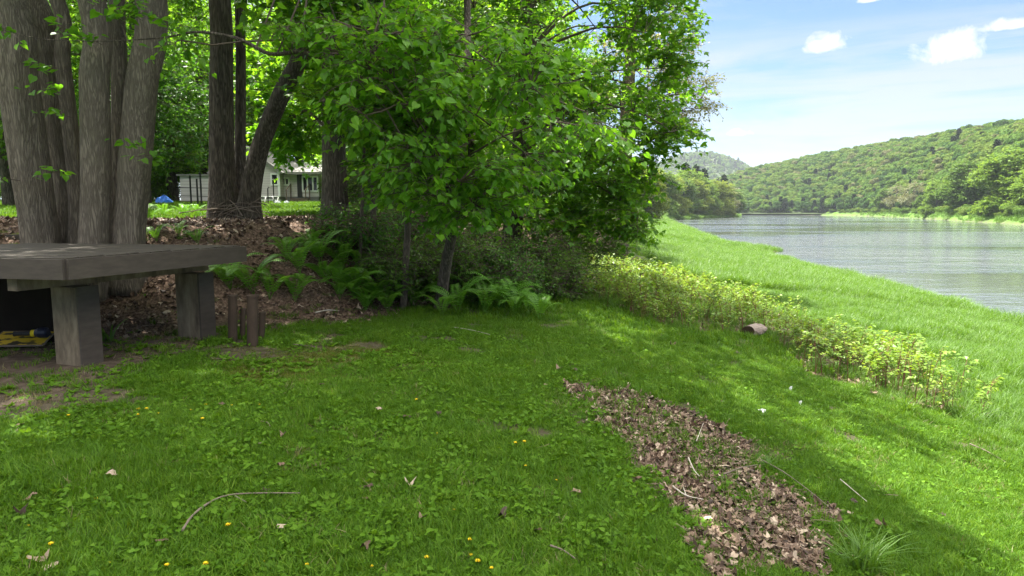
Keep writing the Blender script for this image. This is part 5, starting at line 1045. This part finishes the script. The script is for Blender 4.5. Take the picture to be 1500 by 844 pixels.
def wmath(op, a, b=None):
    m_ = N.new('ShaderNodeMath'); m_.operation = op
    for i, q in enumerate((a, b)):
        if q is None: continue
        if isinstance(q, (int, float)): m_.inputs[i].default_value = q
        else: L.new(q, m_.inputs[i])
    return m_.outputs[0]
sx = N.new('ShaderNodeSeparateXYZ'); L.new(tc.outputs['Generated'], sx.inputs[0])
def wnoise(scale, s, d, dist=0, off=(0, 0, 0), rgh=.6):
    mp = N.new('ShaderNodeMapping'); mp.inputs['Scale'].default_value = scale; mp.inputs['Location'].default_value = off; L.new(tc.outputs['Generated'], mp.inputs[0]); n = N.new('ShaderNodeTexNoise'); n.inputs['Scale'].default_value = s; n.inputs['Detail'].default_value = d; n.inputs['Distortion'].default_value = dist; n.inputs['Roughness'].default_value = rgh; L.new(mp.outputs[0], n.inputs[0]); return n.outputs['Fac']
def wramp(f, p0, p1):
    r = ramp(N, [(0, 0, 0), (1, 1, 1)], [p0, p1]); L.new(f, r.inputs[0]); return r.outputs[0]
z = sx.outputs['Z']
st = wnoise((1, 1, 11), 2.6, 7, .5, (.3, .1, 0)); band = wmath('MULTIPLY', wramp(z, .0, .03), wmath('SUBTRACT', 1.0, wramp(z, .20, .245)))
cir = wmath('MULTIPLY', wramp(st, .40, .60), band)
low = wmath('MULTIPLY', wmath('SUBTRACT', 1.0, wramp(z, .02, .24)), .12); cir = wmath('MAXIMUM', cir, low)
hi = wmath('MULTIPLY', wramp(wnoise((1, 1, 6), 3.5, 6, .3, (2.3, 4, 0)), .56, .72), .75); cir = wmath('MAXIMUM', cir, wmath('MULTIPLY', hi, wramp(z, .2, .3)))
def puff(px, py, rx, ry, seed):
    d_ = ray(px, py); d_ = d_/np.linalg.norm(d_); out = None
    rt = np.array([d_[1], -d_[0], 0]); rt /= np.linalg.norm(rt); up = np.cross(rt, d_)
    def dot(v, sc):
        vm = N.new('ShaderNodeVectorMath'); vm.operation = 'DOT_PRODUCT'; vm.inputs[1].default_value = tuple(v); L.new(tc.outputs['Generated'], vm.inputs[0]); return vm.outputs['Value']
    a = wmath('DIVIDE', dot(rt, 1), rx/F); b = wmath('DIVIDE', dot(up, 1), ry/F); b = wmath('SUBTRACT', b, 0.0)
    bneg = wmath('MULTIPLY', wmath('MINIMUM', b, 0.0), 2.2); bpos = wmath('MAXIMUM', b, 0.0)
    r2 = wmath('ADD', wmath('MULTIPLY', a, a), wmath('ADD', wmath('MULTIPLY', bpos, bpos), wmath('MULTIPLY', bneg, bneg)))
    nz_ = wmath('MULTIPLY', wmath('SUBTRACT', wnoise((1, 1, 1), 30, 9, .4, (seed, seed*2, 0), .62), .5), 5.0)
    v_ = wmath('SUBTRACT', 1.0, wmath('ADD', r2, nz_)); fwd = dot(d_, 1)
    return wmath('MULTIPLY', wramp(v_, -.35, 1.15), wramp(fwd, .9, .95))
pf = puff(1210, 68, 36, 20, 1.3)
for q in ((1400, 78, 42, 27, 3.1), (1490, 36, 60, 10, 5.2), (1275, 0, 14, 7, 7.7), (1085, 196, 16, 7, 2.2), (300, 30, 140, 60, 4.4), (-400, 60, 160, 60, 8.8), (2100, 40, 200, 70, 6.6)): pf = wmath('MAXIMUM', pf, puff(*q))
tn = N.new('ShaderNodeMixRGB'); tn.blend_type = 'MULTIPLY'; tn.inputs[0].default_value = 1; tn.inputs[2].default_value = (.56, .72, .90, 1); L.new(sky.outputs[0], tn.inputs[1])
mx = N.new('ShaderNodeMixRGB'); L.new(wmath('MULTIPLY', cir, .78), mx.inputs[0]); L.new(tn.outputs[0], mx.inputs[1]); mx.inputs[2].default_value = (3.5, 3.85, 4.3, 1)
mx2 = N.new('ShaderNodeMixRGB'); L.new(wmath('MULTIPLY', pf, .92), mx2.inputs[0]); L.new(mx.outputs[0], mx2.inputs[1]); mx2.inputs[2].default_value = (5.6, 5.6, 5.7, 1)
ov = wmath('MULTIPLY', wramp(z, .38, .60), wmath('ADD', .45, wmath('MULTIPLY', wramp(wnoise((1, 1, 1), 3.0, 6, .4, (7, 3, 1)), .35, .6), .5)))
mx3 = N.new('ShaderNodeMixRGB'); L.new(ov, mx3.inputs[0]); L.new(mx2.outputs[0], mx3.inputs[1]); mx3.inputs[2].default_value = (26, 25.2, 23.4, 1)  # extra-bright overhead cloud, out of view, added to fill the shaded ground
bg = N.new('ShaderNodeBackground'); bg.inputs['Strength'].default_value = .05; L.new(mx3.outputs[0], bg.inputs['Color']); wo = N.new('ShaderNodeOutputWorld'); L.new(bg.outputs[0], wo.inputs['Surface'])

hz = MB(); hz.box((0, 1000, 117), (7600, 5600, 250)); hm, ntz, Nz, Lz = new_mat('haze_air'); pv = Nz.new('ShaderNodeVolumePrincipled'); pv.inputs['Density'].default_value = .00009; pv.inputs['Color'].default_value = (.80, .88, .97, 1); pv.inputs['Anisotropy'].default_value = .3
oz = Nz.new('ShaderNodeOutputMaterial'); Lz.new(pv.outputs[0], oz.inputs['Volume']); tag(hz.build('haze', hm), 'thin pale haze over the valley', kind='stuff')
cam = bpy.data.cameras.new('camera'); co = bpy.data.objects.new('camera', cam); C.objects.link(co); co.location = tuple(CAM); co.rotation_euler = (R(90)-PITCH, 0, 0); cam.sensor_width = 36; cam.lens = 36*F/1500; cam.clip_start = .05; cam.clip_end = 9000
scene.camera = co
scene.view_settings.view_transform = 'Standard'; scene.view_settings.look = 'None'; scene.view_settings.gamma = 1.0; scene.view_settings.exposure = 2.02; scene.view_settings.use_curve_mapping = False
scene.render.engine = 'CYCLES'; scene.cycles.max_bounces = 8; scene.cycles.diffuse_bounces = 4; scene.cycles.transmission_bounces = 5; scene.cycles.glossy_bounces = 2; scene.cycles.use_denoising = True; scene.cycles.denoising_prefilter = 'NONE'; scene.cycles.sample_clamp_indirect = 4.0
scene.cycles.use_adaptive_sampling = False; scene.cycles.adaptive_threshold = .02
